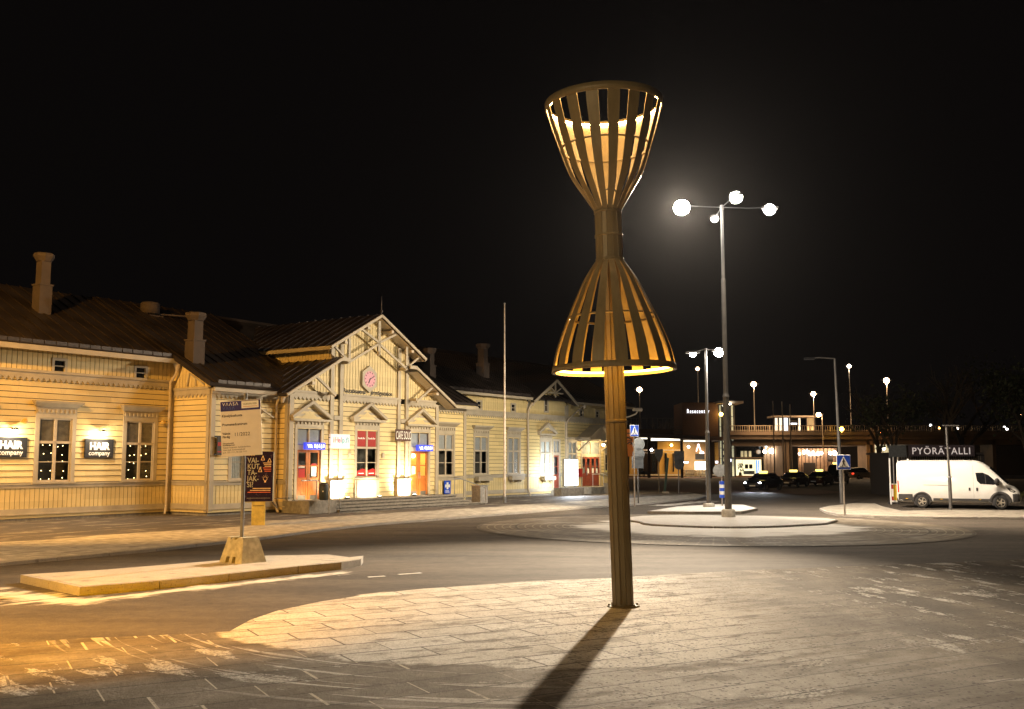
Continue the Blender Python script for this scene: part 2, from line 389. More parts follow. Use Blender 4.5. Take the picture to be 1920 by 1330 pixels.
def cobble_mat():
    t = MT('cobble_apron'); x, y, z = t.pos(); ex = x - RBC[0]; ey = y - RBC[1]
    r = (ex * ex + ey * ey).sqrt(); th = ey.atan2(ex)
    fr = (r / .28).frac(); ft = (th * 9.0 + (r / .28).floor() * .5).frac()
    fine = t.noise(t.vec(x, y, 0.0), 26, 3, .7); n = t.noise(t.vec(x * .5, y * 1.2, 0.0), .9, 6, .62)
    j = (fr.lt(.16)).max(ft.lt(.07)); wn = t.white(t.vec((r / .28).floor(), (th * 9.0 + (r / .28).floor() * .5).floor(), 0.0))
    st = t.mix((wn * .5 + fine * .6).clamp(), (.075, .058, .036), (.165, .13, .085))
    inner = (5.4 - r + (n - .5) * 4.0).ss(0, .9) * (n.ss(.3, .5) * .4 + .6); stm = (n - .5).ss(0, .14) * .25
    s = inner.max(stm).clamp()
    c = t.mix(j * (1 - s * .8) * .5, st, (.40, .34, .25)); c = t.mix(s * (fine.ss(.2, .45) * .3 + .7), c, (.74, .70, .63))
    ln = (r - 7.35).abs().lt(.05); ln2 = (r - 8.72).abs().lt(.05)
    c = t.mix(ln.max(ln2) * .75, c, (.05, .04, .03))
    t.color(c); t.rough(.75); t.bump(fine * .7 + s - j * .8, .7, .015)
    return t.m

I1 = [G(38, 1093), G(150, 1118), G(300, 1105), G(430, 1091), G(560, 1076), G(640, 1068), G(676, 1062), G(681, 1055), G(655, 1045, .16), G(615, 1040, .16), G(500, 1042, .16), G(410, 1051, .16), G(200, 1068, .16)]
segs = [(G(-60, 1112), G(150, 1126), .9), (G(150, 1128), G(640, 1074), .42), (G(680, 1116), G(1150, 1088), .25), (G(1150, 1088), G(1900, 1052), .30),
         (G(1240, 948), G(1330, 940), .9)]
ROADM = asphalt('frosted_asphalt', segs)
def sheet(name, pts, z, m, kind='structure', label=None):
    b = MB(); b.poly([(x, y, z) for x, y in pts]); o = b.build(name, m); o['kind'] = kind
    if label: o['label'] = label
    return o
g = MB(); g.poly([(-400, -60, -.004), (500, -60, -.004), (500, 700, -.004), (-400, 700, -.004)])
g.build('ground', asphalt('dark_gravel', (), (.03, .026, .022), (.09, .075, .06), .5))['kind'] = 'structure'
sheet('road', [(-60, -20), (60, -20), (75, 60), (75, 175), (10, 175), (-60, 60)], 0.0, ROADM)
# paved plaza in the foreground, flush with the road
pe = [G(430, 1185), G(470, 1163), G(520, 1146), G(600, 1129), G(700, 1114), G(800, 1104), G(1000, 1090), G(1150, 1084), G(1400, 1070), G(1600, 1062), G(1800, 1055), G(1920, 1049)]
pe = [(-16, 10.2), G(-150, 1235), G(0, 1209), G(150, 1198), G(300, 1192)] + pe + [(20, 28), (34, 33), (34, -14), (-16, -14)]
sheet('paved_plaza', pe, .006, plaza_mat())

def slab(name, pts, z, top_m, kerb_m, kw=.16):
    """a raised slab: the surface and a granite kerb running round it"""
    n = len(pts); cx = sum(p[0] for p in pts) / n; cy = sum(p[1] for p in pts) / n
    area = sum(pts[i][0] * pts[(i + 1) % n][1] - pts[(i + 1) % n][0] * pts[i][1] for i in range(n)); sgn = 1 if area > 0 else -1
    inn = []
    for i in range(n):
        a, b, c = Vector(pts[i - 1]), Vector(pts[i]), Vector(pts[(i + 1) % n])
        n1 = Vector((-(b - a).y, (b - a).x)).normalized(); n2 = Vector((-(c - b).y, (c - b).x)).normalized()
        m = (n1 + n2); m = m / max(.6, m.length_squared) * 2 if m.length > .1 else n1
        inn.append(b + m * kw * sgn * .5 * 1.0)
    s = MB(); s.poly([(p.x, p.y, z + .004) for p in inn]); o = s.build(name, top_m); o['kind'] = 'structure'
    k = MB()
    for i in range(n):
        j = (i + 1) % n
        L = (Vector(pts[j]) - Vector(pts[i])).length; m = max(1, int(L / 1.3))
        for q in range(m):
            a0, a1 = q / m, (q + 1) / m - .022 / L
            P = [Vector(pts[i]).lerp(Vector(pts[j]), a0), Vector(pts[i]).lerp(Vector(pts[j]), a1)]
            Q = [inn[i].lerp(inn[j], a0), inn[i].lerp(inn[j], a1)]
            k.add([(P[0].x, P[0].y, -.01), (P[1].x, P[1].y, -.01), (Q[1].x, Q[1].y, -.01), (Q[0].x, Q[0].y, -.01),
                   (P[0].x, P[0].y, z), (P[1].x, P[1].y, z), (Q[1].x, Q[1].y, z), (Q[0].x, Q[0].y, z)],
                  [(4, 5, 6, 7), (0, 1, 5, 4), (1, 2, 6, 5), (2, 3, 7, 6), (3, 0, 4, 7)])
    kb = k.build(name + '_kerb', kerb_m); kb['kind'] = 'structure'
    return o
KERB = snow_mat('frosty_granite_kerb', (.30, .27, .24), (.66, .61, .55), 1.2)
SNOW1 = snow_mat('trodden_snow', (.40, .34, .27), (.64, .58, .49), .95)
SNOW2 = snow_mat('clean_snow', (.55, .51, .45), (.82, .79, .74), 1.15)
slab('traffic_island', I1, .16, SNOW1, KERB)
loc2 = lambda u, v: Wd(u, v)
sw = [(-12, -15.4), (8, -15), (13.1, -14.8), (17.6, -14.5), (22.2, -13.7), (25.9, -12.5), (29.4, -11.9), (36, -11.8), (46.5, -11.6), (52, -11.9), (60, -11.4), (66, -9.6), (72, -5.5), (75, 0), (75, 14), (-12, 14)]
slab('pavement', [loc2(*p) for p in sw], .08, walk_mat(), KERB, .3)
circ = lambda c, r, n=72, sx=1, sy=1: [(c[0] + r * sx * math.cos(2 * math.pi * i / n), c[1] + r * sy * math.sin(2 * math.pi * i / n)) for i in range(n)]
sheet('roundabout_apron', circ(RBC, 8.8), .02, cobble_mat())
slab('roundabout_mound', [(8.5 + (4.2 + .35 * math.sin(3 * a_ + 1) + .2 * math.sin(7 * a_)) * math.cos(a_), 40.9 + (3.9 + .3 * math.sin(3 * a_ + 1)) * math.sin(a_)) for a_ in [2 * math.pi * i / 44 for i in range(44)]], .085, SNOW2, M['stone'], .18)
slab('refuge_island', [(6.3, 47.6), (8.2, 46.9), (10.6, 47.2), (12.1, 50.4), (12.4, 54.6), (11.2, 55.4), (8.4, 52.4)], .12, SNOW2, M['stone'], .18)
RI = [G(1537, 957), G(1548, 963), G(1570, 968), G(1640, 972), G(1750, 974), G(1920, 975), (40, 43.2), (46, 52), G(1900, 957, .1), G(1780, 956, .1), G(1690, 958, .1), G(1655, 950, .1), G(1640, 944, .1), G(1600, 944, .1), G(1555, 949, .1)]
slab('verge_island', RI, .10, snow_mat('patchy_verge_snow', (.20, .17, .13), (.62, .56, .46), .6), KERB, .18)
sheet('brick_forecourt', [(10, 82), (22, 74), (26, 80), (27, 150), (45, 152), (45, 172), (8, 172)], .03, pmat('reddish_paving', (.12, .062, .045), .8, var=.35, scale=1.5))
# worn lane marks near the plaza
lm = MB()
for a, b in (((690, 1083), (722, 1081)), ((747, 1078), (790, 1075))):
    p, q = Vector(G(*a)), Vector(G(*b)); d = (q - p).normalized(); nn = Vector((-d.y, d.x)) * .06
    lm.poly([(*(p - nn), .008), (*(q - nn), .008), (*(q + nn), .008), (*(p + nn), .008)])
lm.build('lane_marking', M['signwhite'])['kind'] = 'structure'
# ------------------------------------------------------------------ railway station (local x along the facade, -y towards the square)
_o = Wd(0, 0)
ST = thing('station_building', 'long pale yellow wooden railway station with clock gable, dark roof and lit facade', 'station', (_o[0], _o[1], 0), SA)
def spans(a0, a1, z0, z1, holes):
    out = [(a0, a1)]
    for h in holes:
        if h[2] < (z0 + z1) / 2 < h[3]:
            nx = []
            for s0, s1 in out:
                if h[1] <= s0 or h[0] >= s1: nx.append((s0, s1)); continue
                if h[0] > s0: nx.append((s0, h[0]))
                if h[1] < s1: nx.append((h[1], s1))
            out = nx
    return out
def lap(b, a0, a1, z0, z1, holes=(), pitch=.235, y=0.0, mi=0, top=None):
    z = z0
    while z < z1 - .02:
        zt = min(z + pitch, z1)
        A0, A1 = (a0, a1) if top is None else top((z + zt) / 2)
        if A1 > A0:
            for s0, s1 in spans(A0, A1, z, zt, holes):
                b.add([(s0, y - .05, z + .024), (s1, y - .05, z + .024), (s1, y - .022, zt), (s0, y - .022, zt), (s0, y, z + .024), (s1, y, z + .024), (s1, y, zt), (s0, y, zt)], [(0, 1, 2, 3), (0, 4, 5, 1), (3, 2, 6, 7)], mi)
                b.box(s0, s1, y, y + .12, z, zt, mi + 1)
        z = zt
def vert(b, a0, a1, z0, ztop, holes=(), pitch=.21, y=0.0, mi=0):
    n = max(1, int(round((a1 - a0) / pitch))); w = (a1 - a0) / n
    for i in range(n):
        x0, x1 = a0 + i * w, a0 + (i + 1) * w
        segz = [(z0, None)]
        hs = [h for h in holes if h[0] < (x0 + x1) / 2 < h[1] and h[3] > z0]
        t0, t1 = (ztop(x0), ztop(x1)) if callable(ztop) else (ztop, ztop)
        parts = [(z0, None)]
        if hs: h = hs[0]; parts = [(z0, h[2]), (h[3], None)]
        for p0, p1 in parts:
            q0, q1 = (t0, t1) if p1 is None else (p1, p1)
            if min(q0, q1) < p0 - .001 and max(q0, q1) <= p0: continue
            g = .013
            b.ext([(x0 + g, y - .03, p0), (x1 - g, y - .03, p0), (x1 - g, y - .03, max(p0, q1)), (x0 + g, y - .03, max(p0, q0))], (0, .03, 0), mi)
            b.ext([(x0, y + .001, p0), (x1, y + .001, p0), (x1, y + .001, max(p0, q1)), (x0, y + .001, max(p0, q0))], (0, .12, 0), mi + 1)
def teeth(b, a0, a1, z, y=0.0, h=.16, w=.24, proud=.10):
    b.box(a0, a1, y - .09, y, z, z + .26); b.box(a0, a1, y - .14, y - .09, z + .20, z + .30)
    n = max(1, int((a1 - a0) / w)); ww = (a1 - a0) / n
    for i in range(n):
        x = a0 + i * ww
        b.ext([(x, y - .086, z), (x + ww / 2, y - .086, z - h), (x + ww, y - .086, z)], (0, .03, 0))
def wainscot(wall, tr, a0, a1, y, holes=(), zs=1.50, z0=.58):
    vert(wall, a0, a1, z0, zs, holes, .2, y)
    for s0, s1 in spans(a0, a1, zs, zs + .1, holes):
        tr.box(s0, s1, y - .11, y, zs, zs + .07); tr.box(s0, s1, y - .07, y, zs - .13, zs)
    for s0, s1 in spans(a0, a1, z0 - .1, z0, holes):
        tr.box(s0, s1, y - .06, y, z0 - .20, z0 + .0); tr.box(s0, s1, y - .11, y, z0 - .24, z0 - .20)
        wall.box(s0, s1, y - .05, y + .1, .22, z0 - .24)

PL = dict(left=0.0, mid=-2.5, pav=-3.2, rmid=-2.5, right=0.0)
U0 = 6.0; UL = 29.1; UP0 = 33.0; UP1 = 44.1; UR = 47.6; UE = 72.6; CU = 38.55
# windows and doors: (u0,u1,z0,z1,plane)
WIN = [(12.0, 13.5, 1.62, 4.1, 0), (15.6, 17.1, 1.62, 4.1, 0), (19.0, 20.5, 1.62, 4.1, 0), (22.78, 24.2, 1.62, 4.12, 0), (26.72, 28.12, 1.62, 4.12, 0)]
holes = {k: [] for k in PL}
def addhole(pl, u0, u1, z0, z1): holes[pl].append((u0, u1, z0, z1))
for w_ in WIN: addhole('left', *w_[:4])
ATT = [(23.3, 23.75), (27.1, 27.55), (19.6, 20.05)]
for a in ATT: addhole('left', a[0], a[1], 6.02, 6.45)
addhole('mid', 30.3, 31.7, 1.62, 4.1)
addhole('pav', 33.55, 35.1, .66, 3.97); addhole('pav', 37.6, 39.1, 1.62, 4.0); addhole('pav', 41.75, 43.25, .66, 3.97)
addhole('rmid', 45.05, 46.4, 1.62, 3.95)
RW = [(51.95, 53.3, 1.62, 4.0), (55.7, 57.0, 1.62, 4.0), (59.75, 61.0, 1.55, 3.85), (63.45, 64.55, 1.55, 3.85), (68.95, 69.95, 1.55, 3.85)]
for r_ in RW: addhole('right', *r_)
addhole('right', 61.4, 62.15, .45, 3.85); addhole('right', 65.4, 68.1, .6, 3.85)
for a in ((52.2, 52.62), (56.1, 56.5), (65.2, 65.6), (67.6, 68.0)): addhole('right', a[0], a[1], 5.78, 6.2)
addhole('right', 60.25, 60.6, 5.95, 6.75)

ROOF0 = 7.0
def zr(v): return ROOF0 + .51 * (v + .6)
tr = MB()
# left wing
w1 = MB(); lap(w1, U0, UL, 1.57, 5.7, holes['left']); wainscot(w1, tr, U0, UL, 0, ()); vert(w1, U0, UL, 5.95, 6.95, holes['left'], .21, 0.02)
w1.box(U0, U0 + .1, 0.2, 11.6, 0, 7); w1.box(U0, UE, 11.6, 11.7, 0, 7)
w1.build('wall', [M['yellow'], M['groove_shade']], ST, 'left wing front wall of pale yellow boards')
teeth(tr, U0, UL, 5.70)
# left middle block: return wall and front wall
w2 = MB(); lap(w2, UL, UP0, 1.57, 5.5, holes['mid'], y=-2.5)
wainscot(w2, tr, UL, UP0, -2.5)
w2.build('wall', [M['yellow'], M['groove_shade']], ST)
w3 = MB()   # side wall facing left, built in its own frame then turned
lap(w3, 0, 2.5, 1.57, 5.35); vert(w3, 0, 2.5, 5.62, lambda s: 5.75 + .51 * (s + .0), (), .21); t3 = MB(); wainscot(w3, t3, 0, 2.5, 0); teeth(t3, 0, 2.5, 5.35)
t3.box(-.02, .16, -.07, 0, .25, 5.6); t3.bar((.35, -.08, 5.75), (1.3, -.08, 6.25), .06, .05); t3.bar((1.5, -.08, 5.7), (1.35, -.08, 6.3), .06, .05); t3.bar((.9, -.08, 5.7), (.95, -.08, 6.1), .05, .05)
def place_side(mb, name, mats, u, v, sgn):
    vs = []
    for x, y, z in mb.v:
        vs.append((u - (-y) * 1.0 if sgn < 0 else u + (-y), v + x, z))
    mb.v = vs; mb.f = [tuple(reversed(f)) for f in mb.f]
    return mb.build(name, mats, ST)
place_side(w3, 'side_wall', [M['yellow'], M['groove_shade']], UL, -2.5, -1); place_side(t3, 'trim', [M['trim']], UL, -2.5, -1)
w4 = MB(); lap(w4, 0, .7, 1.57, 5.35); t4 = MB(); wainscot(w4, t4, 0, .7, 0); t4.box(-.02, .16, -.07, 0, .62, 5.4)
place_side(w4, 'side_wall', [M['yellow'], M['groove_shade']], UP0, -3.2, -1); place_side(t4, 'trim', [M['trim']], UP0, -3.2, -1)
# pavilion front
zlow = lambda u: 5.42 + .546 * ((u - 32.2) if u < CU else (44.9 - u))
zup = lambda u: 9.72 - .54 * abs(u - CU)
pv = MB(); lap(pv, UP0, UP1, .62, 5.42, holes['pav'], y=-3.2)
vert(pv, UP0, 35.6, 5.68, lambda u: max(5.69, zlow(u) - .05), (), .2, -3.2)
vert(pv, 35.6, 41.5, 5.68, zup, (), .2, -3.2)
vert(pv, 41.5, UP1, 5.68, lambda u: max(5.69, zlow(u) - .05), (), .2, -3.2)
pv.build('wall', [M['yellow_v'], M['groove_shade']], ST, 'clock gable wall with vertical boards over lap boards')
# clerestory side walls of the tall gable and right side walls
cs = MB(); cs2 = MB()
for s in range(24):
    v0 = -3.2 + s * .2
    z0, z1 = 7.0, 7.97
    cs.box(35.58, 35.62, v0 + .012, v0 + .188, z0, z1); cs.box(35.6, 35.7, v0, v0 + .2, z0, z1, 1)
    cs2.box(41.48, 41.52, v0 + .012, v0 + .188, z0, z1); cs2.box(41.4, 41.5, v0, v0 + .2, z0, z1, 1)
cs.build('clerestory_wall', [M['yellow'], M['groove_shade']], ST); cs2.build('clerestory_wall', [M['yellow'], M['groove_shade']], ST)
for q_ in ((UP1, -3.15, -2.5, 5.4), (UR, -2.45, 0, 5.6), (UE, .1, 11.6, 6.9)): rs = MB(); rs.box(q_[0] - .1, q_[0], q_[1], q_[2], 0, q_[3]); rs.build('side_wall', M['yellow'], ST)
w5 = MB(); lap(w5, UP1, UR, 1.57, 5.45, holes['rmid'], y=-2.5); wainscot(w5, tr, UP1, UR, -2.5); w5.build('wall', [M['yellow'], M['groove_shade']], ST)
teeth(tr, UP1 + .2, UR, 5.3, -2.5); teeth(tr, UL, UP0, 5.3, -2.5)
# right wing with its small cross gable
zb = lambda u: 8.0 - .55 * abs(u - 60.7) if 57.9 < u < 63.5 else 6.85
w6 = MB(); lap(w6, UR, UE, 1.57, 5.4, holes['right'])
wainscot(w6, tr, UR, UE, 0, [(61.4, 62.15, .3, 2), (65.4, 68.1, .3, 2)])
vert(w6, UR, 58.0, 5.62, 6.8, holes['right'], .21, 0.02); vert(w6, 58.0, 63.4, 5.62, lambda u: zb(u) - .05, holes['right'], .21, 0.0); vert(w6, 63.4, UE, 5.62, 6.8, holes['right'], .21, 0.02)
w6.build('wall', [M['yellow'], M['groove_shade']], ST, 'right wing front wall, boards lit grey and cream')
teeth(tr, UR, UE, 5.38)
# pilasters, corner boards
def pil(u0, u1, y, z0, z1, d=.09): tr.box(u0, u1, y - d, y, z0, z1)
pil(UL - .02, UL + .22, -2.5, .3, 5.3); pil(UP0, UP0 + .26, -3.2, .62, 5.55); pil(UP1 - .26, UP1, -3.2, .62, 5.5)
pil(UR - .24, UR, -2.5, .3, 5.4); pil(UL - .2, UL - .02, 0, .3, 5.7); pil(UR + .05, UR + .28, 0, .3, 5.4)
for u0, u1 in ((35.62, 35.86), (36.26, 36.5), (40.6, 40.84), (41.24, 41.48)):
    pil(u0, u1, -3.2, .62, 8.0 if u0 in (35.62, 41.24) else 8.35, .12)
for u in (35.86, 40.84): tr.box(u, u + .4, -3.34, -3.2, 4.42, 4.62)
for u in (57.95, 62.95): pil(u, u + .2, 0, .3, 6.3 if u < 60 else 6.4)
pil(58.05, 58.2, -.0, 5.4, 6.6); pil(63.2, 63.4, -.0, 5.4, 6.5)
# cornices on the pavilion in three bays
teeth(tr, UP0 + .26, 35.62, 5.42, -3.2); teeth(tr, 36.5, 40.6, 5.42, -3.2); teeth(tr, 41.48, UP1 - .26, 5.42, -3.2)
tr.build('cornice_and_trim', M['trim'], ST, 'beige sawtooth cornices, corner boards and sill bands')
# plinth
pn = MB()
pn.box(U0, UL, .0, .14, 0, .22); pn.box(UL + .04, UP0, -2.44, -2.3, 0, .3); pn.box(UL + .03, UL + .17, -2.4, 0, 0, .3); pn.box(UP0 + .02, UP1, -3.17, -3, 0, .64); pn.box(UP1, UR, -2.46, -2.3, 0, .3)
pn.box(UR, UE, .02, .14, 0, .25); pn.box(UP0 + .03, UP0 + .15, -3, -2.4, 0, .3); pn.build('plinth', M['stone'], ST)

# roofs
rf = MB()
def roofplane(pts, th=.16, seam_dir='v', seams=True, b=rf):
    """pts: (u,v,z) of the top surface"""
    n = (Vector(pts[1]) - Vector(pts[0])).cross(Vector(pts[-1]) - Vector(pts[0])).normalized()
    if n.z < 0: n = -n
    b.ext([tuple(Vector(p) - n * th) for p in pts], n * th)
    if not seams: return
    us = [p[0] for p in pts]; vs = [p[1] for p in pts]
    P0 = Vector(pts[0])
    def zat(u, v): return P0.z - (n.x * (u - P0.x) + n.y * (v - P0.y)) / n.z
    def clip(c, axis):
        ss = []
        for i in range(len(pts)):
            a, q = pts[i], pts[(i + 1) % len(pts)]
            if (a[axis] - c) * (q[axis] - c) < 0:
                t = (c - a[axis]) / (q[axis] - a[axis]); ss.append(a[1 - axis] + t * (q[1 - axis] - a[1 - axis]))
        return sorted(ss)
    axis = 0 if seam_dir == 'v' else 1
    lo, hi = (min(us), max(us)) if axis == 0 else (min(vs), max(vs))
    c = lo + .3
    while c < hi:
        s = clip(c, axis)
        if len(s) >= 2:
            A, B = ((c, s[0]), (c, s[-1])) if axis == 0 else ((s[0], c), (s[-1], c))
            b.bar((A[0], A[1], zat(*A) + .02), (B[0], B[1], zat(*B) + .02), .03, .05, 0, up=tuple(n))
        c += .62
RV = 5.8
roofplane([(U0 - .5, -.6, zr(-.6)), (28.75, -.6, zr(-.6)), (28.75, RV, zr(RV)), (U0 - .5, RV, zr(RV))])
roofplane([(UR + .3, -.6, zr(-.6) - .2), (UE + .5, -.6, zr(-.6) - .2), (UE + .5, RV, zr(RV) - .2), (UR + .3, RV, zr(RV) - .2)])
roofplane([(28.6, -3.1, zr(-3.1) + .05), (35.9, -3.1, zr(-3.1) + .05), (35.9, RV, zr(RV) + .05), (28.6, RV, zr(RV) + .05)])
roofplane([(41.2, -3.1, zr(-3.1) + .05), (UR + .5, -3.1, zr(-3.1) + .05), (UR + .5, RV, zr(RV) + .05), (41.2, RV, zr(RV) + .05)])
roofplane([(U0 - .5, RV, zr(RV)), (UE + .5, RV, zr(RV)), (UE + .5, 12.2, zr(RV) - 3.26), (U0 - .5, 12.2, zr(RV) - 3.26)], seams=False)
roofplane([(32.2, -3.9, 5.5), (35.75, -3.9, 7.44), (35.75, .9, 7.44), (32.2, -3.3, 5.5)], seam_dir='u')
roofplane([(44.9, -3.9, 5.5), (44.9, -3.3, 5.5), (41.35, .9, 7.44), (41.35, -3.9, 7.44)], seam_dir='u')
roofplane([(34.95, -3.9, 7.93), (CU, -3.9, 9.86), (CU, 5.4, 9.86), (34.95, 1.6, 7.93)], seam_dir='u')
roofplane([(42.15, -3.9, 7.93), (42.15, 1.6, 7.93), (CU, 5.4, 9.86), (CU, -3.9, 9.86)], seam_dir='u')
roofplane([(57.75, -.75, 6.55), (60.7, -.75, 8.17), (60.7, 2.2, 8.17), (57.75, -.5, 6.55)], seams=False)
roofplane([(63.65, -.75, 6.55), (63.65, -.5, 6.55), (60.7, 2.2, 8.17), (60.7, -.75, 8.17)], seams=False)
rf.bar((28.56, -3.1, zr(-3.1)), (28.56, 5.6, zr(5.6)), .06, .2, up=(0, 0, 1))
ROOFO = rf.build('roof', M['roof'], ST, 'dark brown standing seam metal roof')
# snow guard rails, gutters along eaves
gt = MB()
for a, b_, v, z in ((U0, 28.7, -.62, zr(-.6) - .02), (29.0, 32.3, -3.12, zr(-3.1) + .02), (UR + .5, 57.7, -.62, zr(-.6) - .22), (63.7, UE, -.62, zr(-.6) - .22)):
    x = a
    while x < b_ - .3:
        gt.box(x, x + .46, v + .02, v + .10, z + .02, z + .17); x += .5
    gt.box(a, x, v + .04, v + .06, z + .08, z + .10); gt.build('snow_guard', M['roofedge'], ROOFO); gt = MB()
fs = MB()
fs.box(U0, 28.7, -.68, -.6, 6.72, 6.92); fs.box(28.75, 32.3, -3.18, -3.1, 5.42, 5.58); fs.box(44.95, UR + .4, -3.18, -3.1, 5.42, 5.58)
fs.box(UR + .4, 57.75, -.68, -.6, 6.56, 6.72); fs.box(63.65, UE + .4, -.68, -.6, 6.56, 6.72)
def verge(p, q, w=.13): fs.bar(p, q, .06, w, 0, up=(0, 0, 1))
for s in (1, -1):
    f = lambda u: CU + s * (u - CU)
    verge((f(32.2), -3.95, 5.40), (f(35.72), -3.95, 7.32)); verge((f(34.95), -3.95, 7.83), (f(CU), -3.95, 9.77))
    fs.box(f(35.72), f(36.3), -3.98, -3.9, 7.24, 7.42)
    fs.bar((f(34.95), -3.9, 7.82), (f(34.95), 1.4, 7.82), .05, .18, up=(0, 0, 1))
    verge((60.7 + s * 2.95, -.8, 6.45), (60.7, -.8, 8.08), .17)
fs.build('bargeboard', M['trim'], ROOFO, 'beige bargeboards and eaves boards')
# boarded soffits under the gable overhangs
sf = MB()
for s in (1, -1):
    f = lambda u: CU + s * (u - CU)
    for (a, za, b_, zb_) in ((32.25, 5.30, 35.6, 7.14), (35.0, 7.73, CU, 9.66)):
        n = 7
        for i in range(n):
            y0 = -3.88 + i * (.66 / n)
            sf.add([(f(a), y0, za), (f(b_), y0, zb_), (f(b_), y0 + .088, zb_), (f(a), y0 + .088, za)], [(0, 1, 2, 3)])
    for k in (.3, .75):
        u = 34.95 + (CU - 34.95) * k; z = 7.66 + (9.6 - 7.66) * k
        sf.box(f(u) - .09, f(u) + .09, -3.9, -3.2, z - .14, z)
    u = 33.9; sf.box(f(u) - .09, f(u) + .09, -3.9, -3.2, 5.98, 6.12)
sf.build('soffit', M['sash'], ROOFO)
# braces of the gable, standing clear of the wall
br = MB(); YB = -3.75
def B(p, q, w=.11): br.bar((p[0], YB, p[1]), (q[0], YB, q[1]), w, .10)
B((CU, 9.5), (CU, 7.95), .18); br.ball((CU, YB, 7.85), .12, 8, 6)
br.build('gable_brace', M['trim'], ST)
for s in (1, -1):
    br = MB()
    f = lambda u: CU + s * (u - CU)
    B((f(CU), 8.35), (f(36.4), 7.25)); B((f(CU), 8.4), (f(37.15), 9.0)); B((f(36.4), 7.25), (f(35.4), 7.9), .1); B((f(36.38), 7.2), (f(36.38), 8.4), .16)
    B((f(35.5), 5.55), (f(34.1), 6.45)); br.box(f(36.3), f(36.46), YB, -3.2, 7.15, 7.3); br.box(f(35.4), f(35.55), YB, -3.2, 5.6, 5.74)
    br.build('gable_brace', M['trim'], ST)
b2 = MB(); b2.bar((59.7, -.65, 7.2), (61.7, -.65, 7.2), .09, .09); b2.bar((60.7, -.65, 8.0), (60.7, -.65, 6.9), .09, .09); b2.bar((59.9, -.65, 7.6), (60.7, -.65, 7.2), .07, .07); b2.bar((61.5, -.65, 7.6), (60.7, -.65, 7.2), .07, .07); b2.build('gable_brace', M['trim'], ST)
fn = MB(); fn.tube((CU, -3.9, 9.8), (CU, -3.9, 10.75), .035, .008, 8); fn.ball((CU, -3.9, 10.0), .08, 8, 6); fn.build('finial', M['roofedge'], ROOFO)

# chimneys
def chimney(u, v, w, z0, z1, hexcap=True):
    b = MB(); zm = z0 + (z1 - z0) * .42
    b.box(u - w / 2 - .07, u + w / 2 + .07, v - w / 2 - .07, v + w / 2 + .07, z0 - .6, zm); b.box(u - w / 2 - .11, u + w / 2 + .11, v - w / 2 - .11, v + w / 2 + .11, zm, zm + .07)
    b.box(u - w / 2, u + w / 2, v - w / 2, v + w / 2, zm + .07, z1 - .35)
    b.lathe([(w * .72, z1 - .36), (w * .8, z1 - .3), (w * 1.02, z1 - .16), (w * 1.02, z1 - .04), (w * .9, z1), (0, z1)], 8 if hexcap else 4, (u, v, 0), off=.5, sm=False)
    b.lathe([(w * .72, z1 - .36), (0, z1 - .36)], 8, (u, v, 0), off=.5, sm=False)
    b.build('chimney', M['chim'], ROOFO)
M['chim'] = pmat('chimney_plaster', (.07, .052, .042), .85, var=.12, scale=3, bump=.2, dirt=(.12, .09, .07))
chimney(24.45, 3.0, .42, 8.9, 11.35); chimney(29.45, -.9, .47, 6.85, 9.05); chimney(48.6, 1.0, .42, 7.4, 9.35); chimney(55.9, 2.2, .5, 8.0, 10.4)
b = MB(); u, z = FC(283, 600, 4.5); zt = FC(283, 567, 4.5)[1]; zl = FC(283, 588, 4.5)[1]; r_ = .46
b.box(u - .3, u + .5, 4.2, 5.0, 9.2, zl - .1); b.lathe([(0, zl), (r_, zl), (r_, zt - .06), (r_ * .8, zt), (0, zt)], 16, (u, 4.6, 0)); b.tube((u, 4.6, zl), (u + 1.9, 3.8, zl - .0), .05)
b.build('roof_vent', M['chim'], ROOFO)

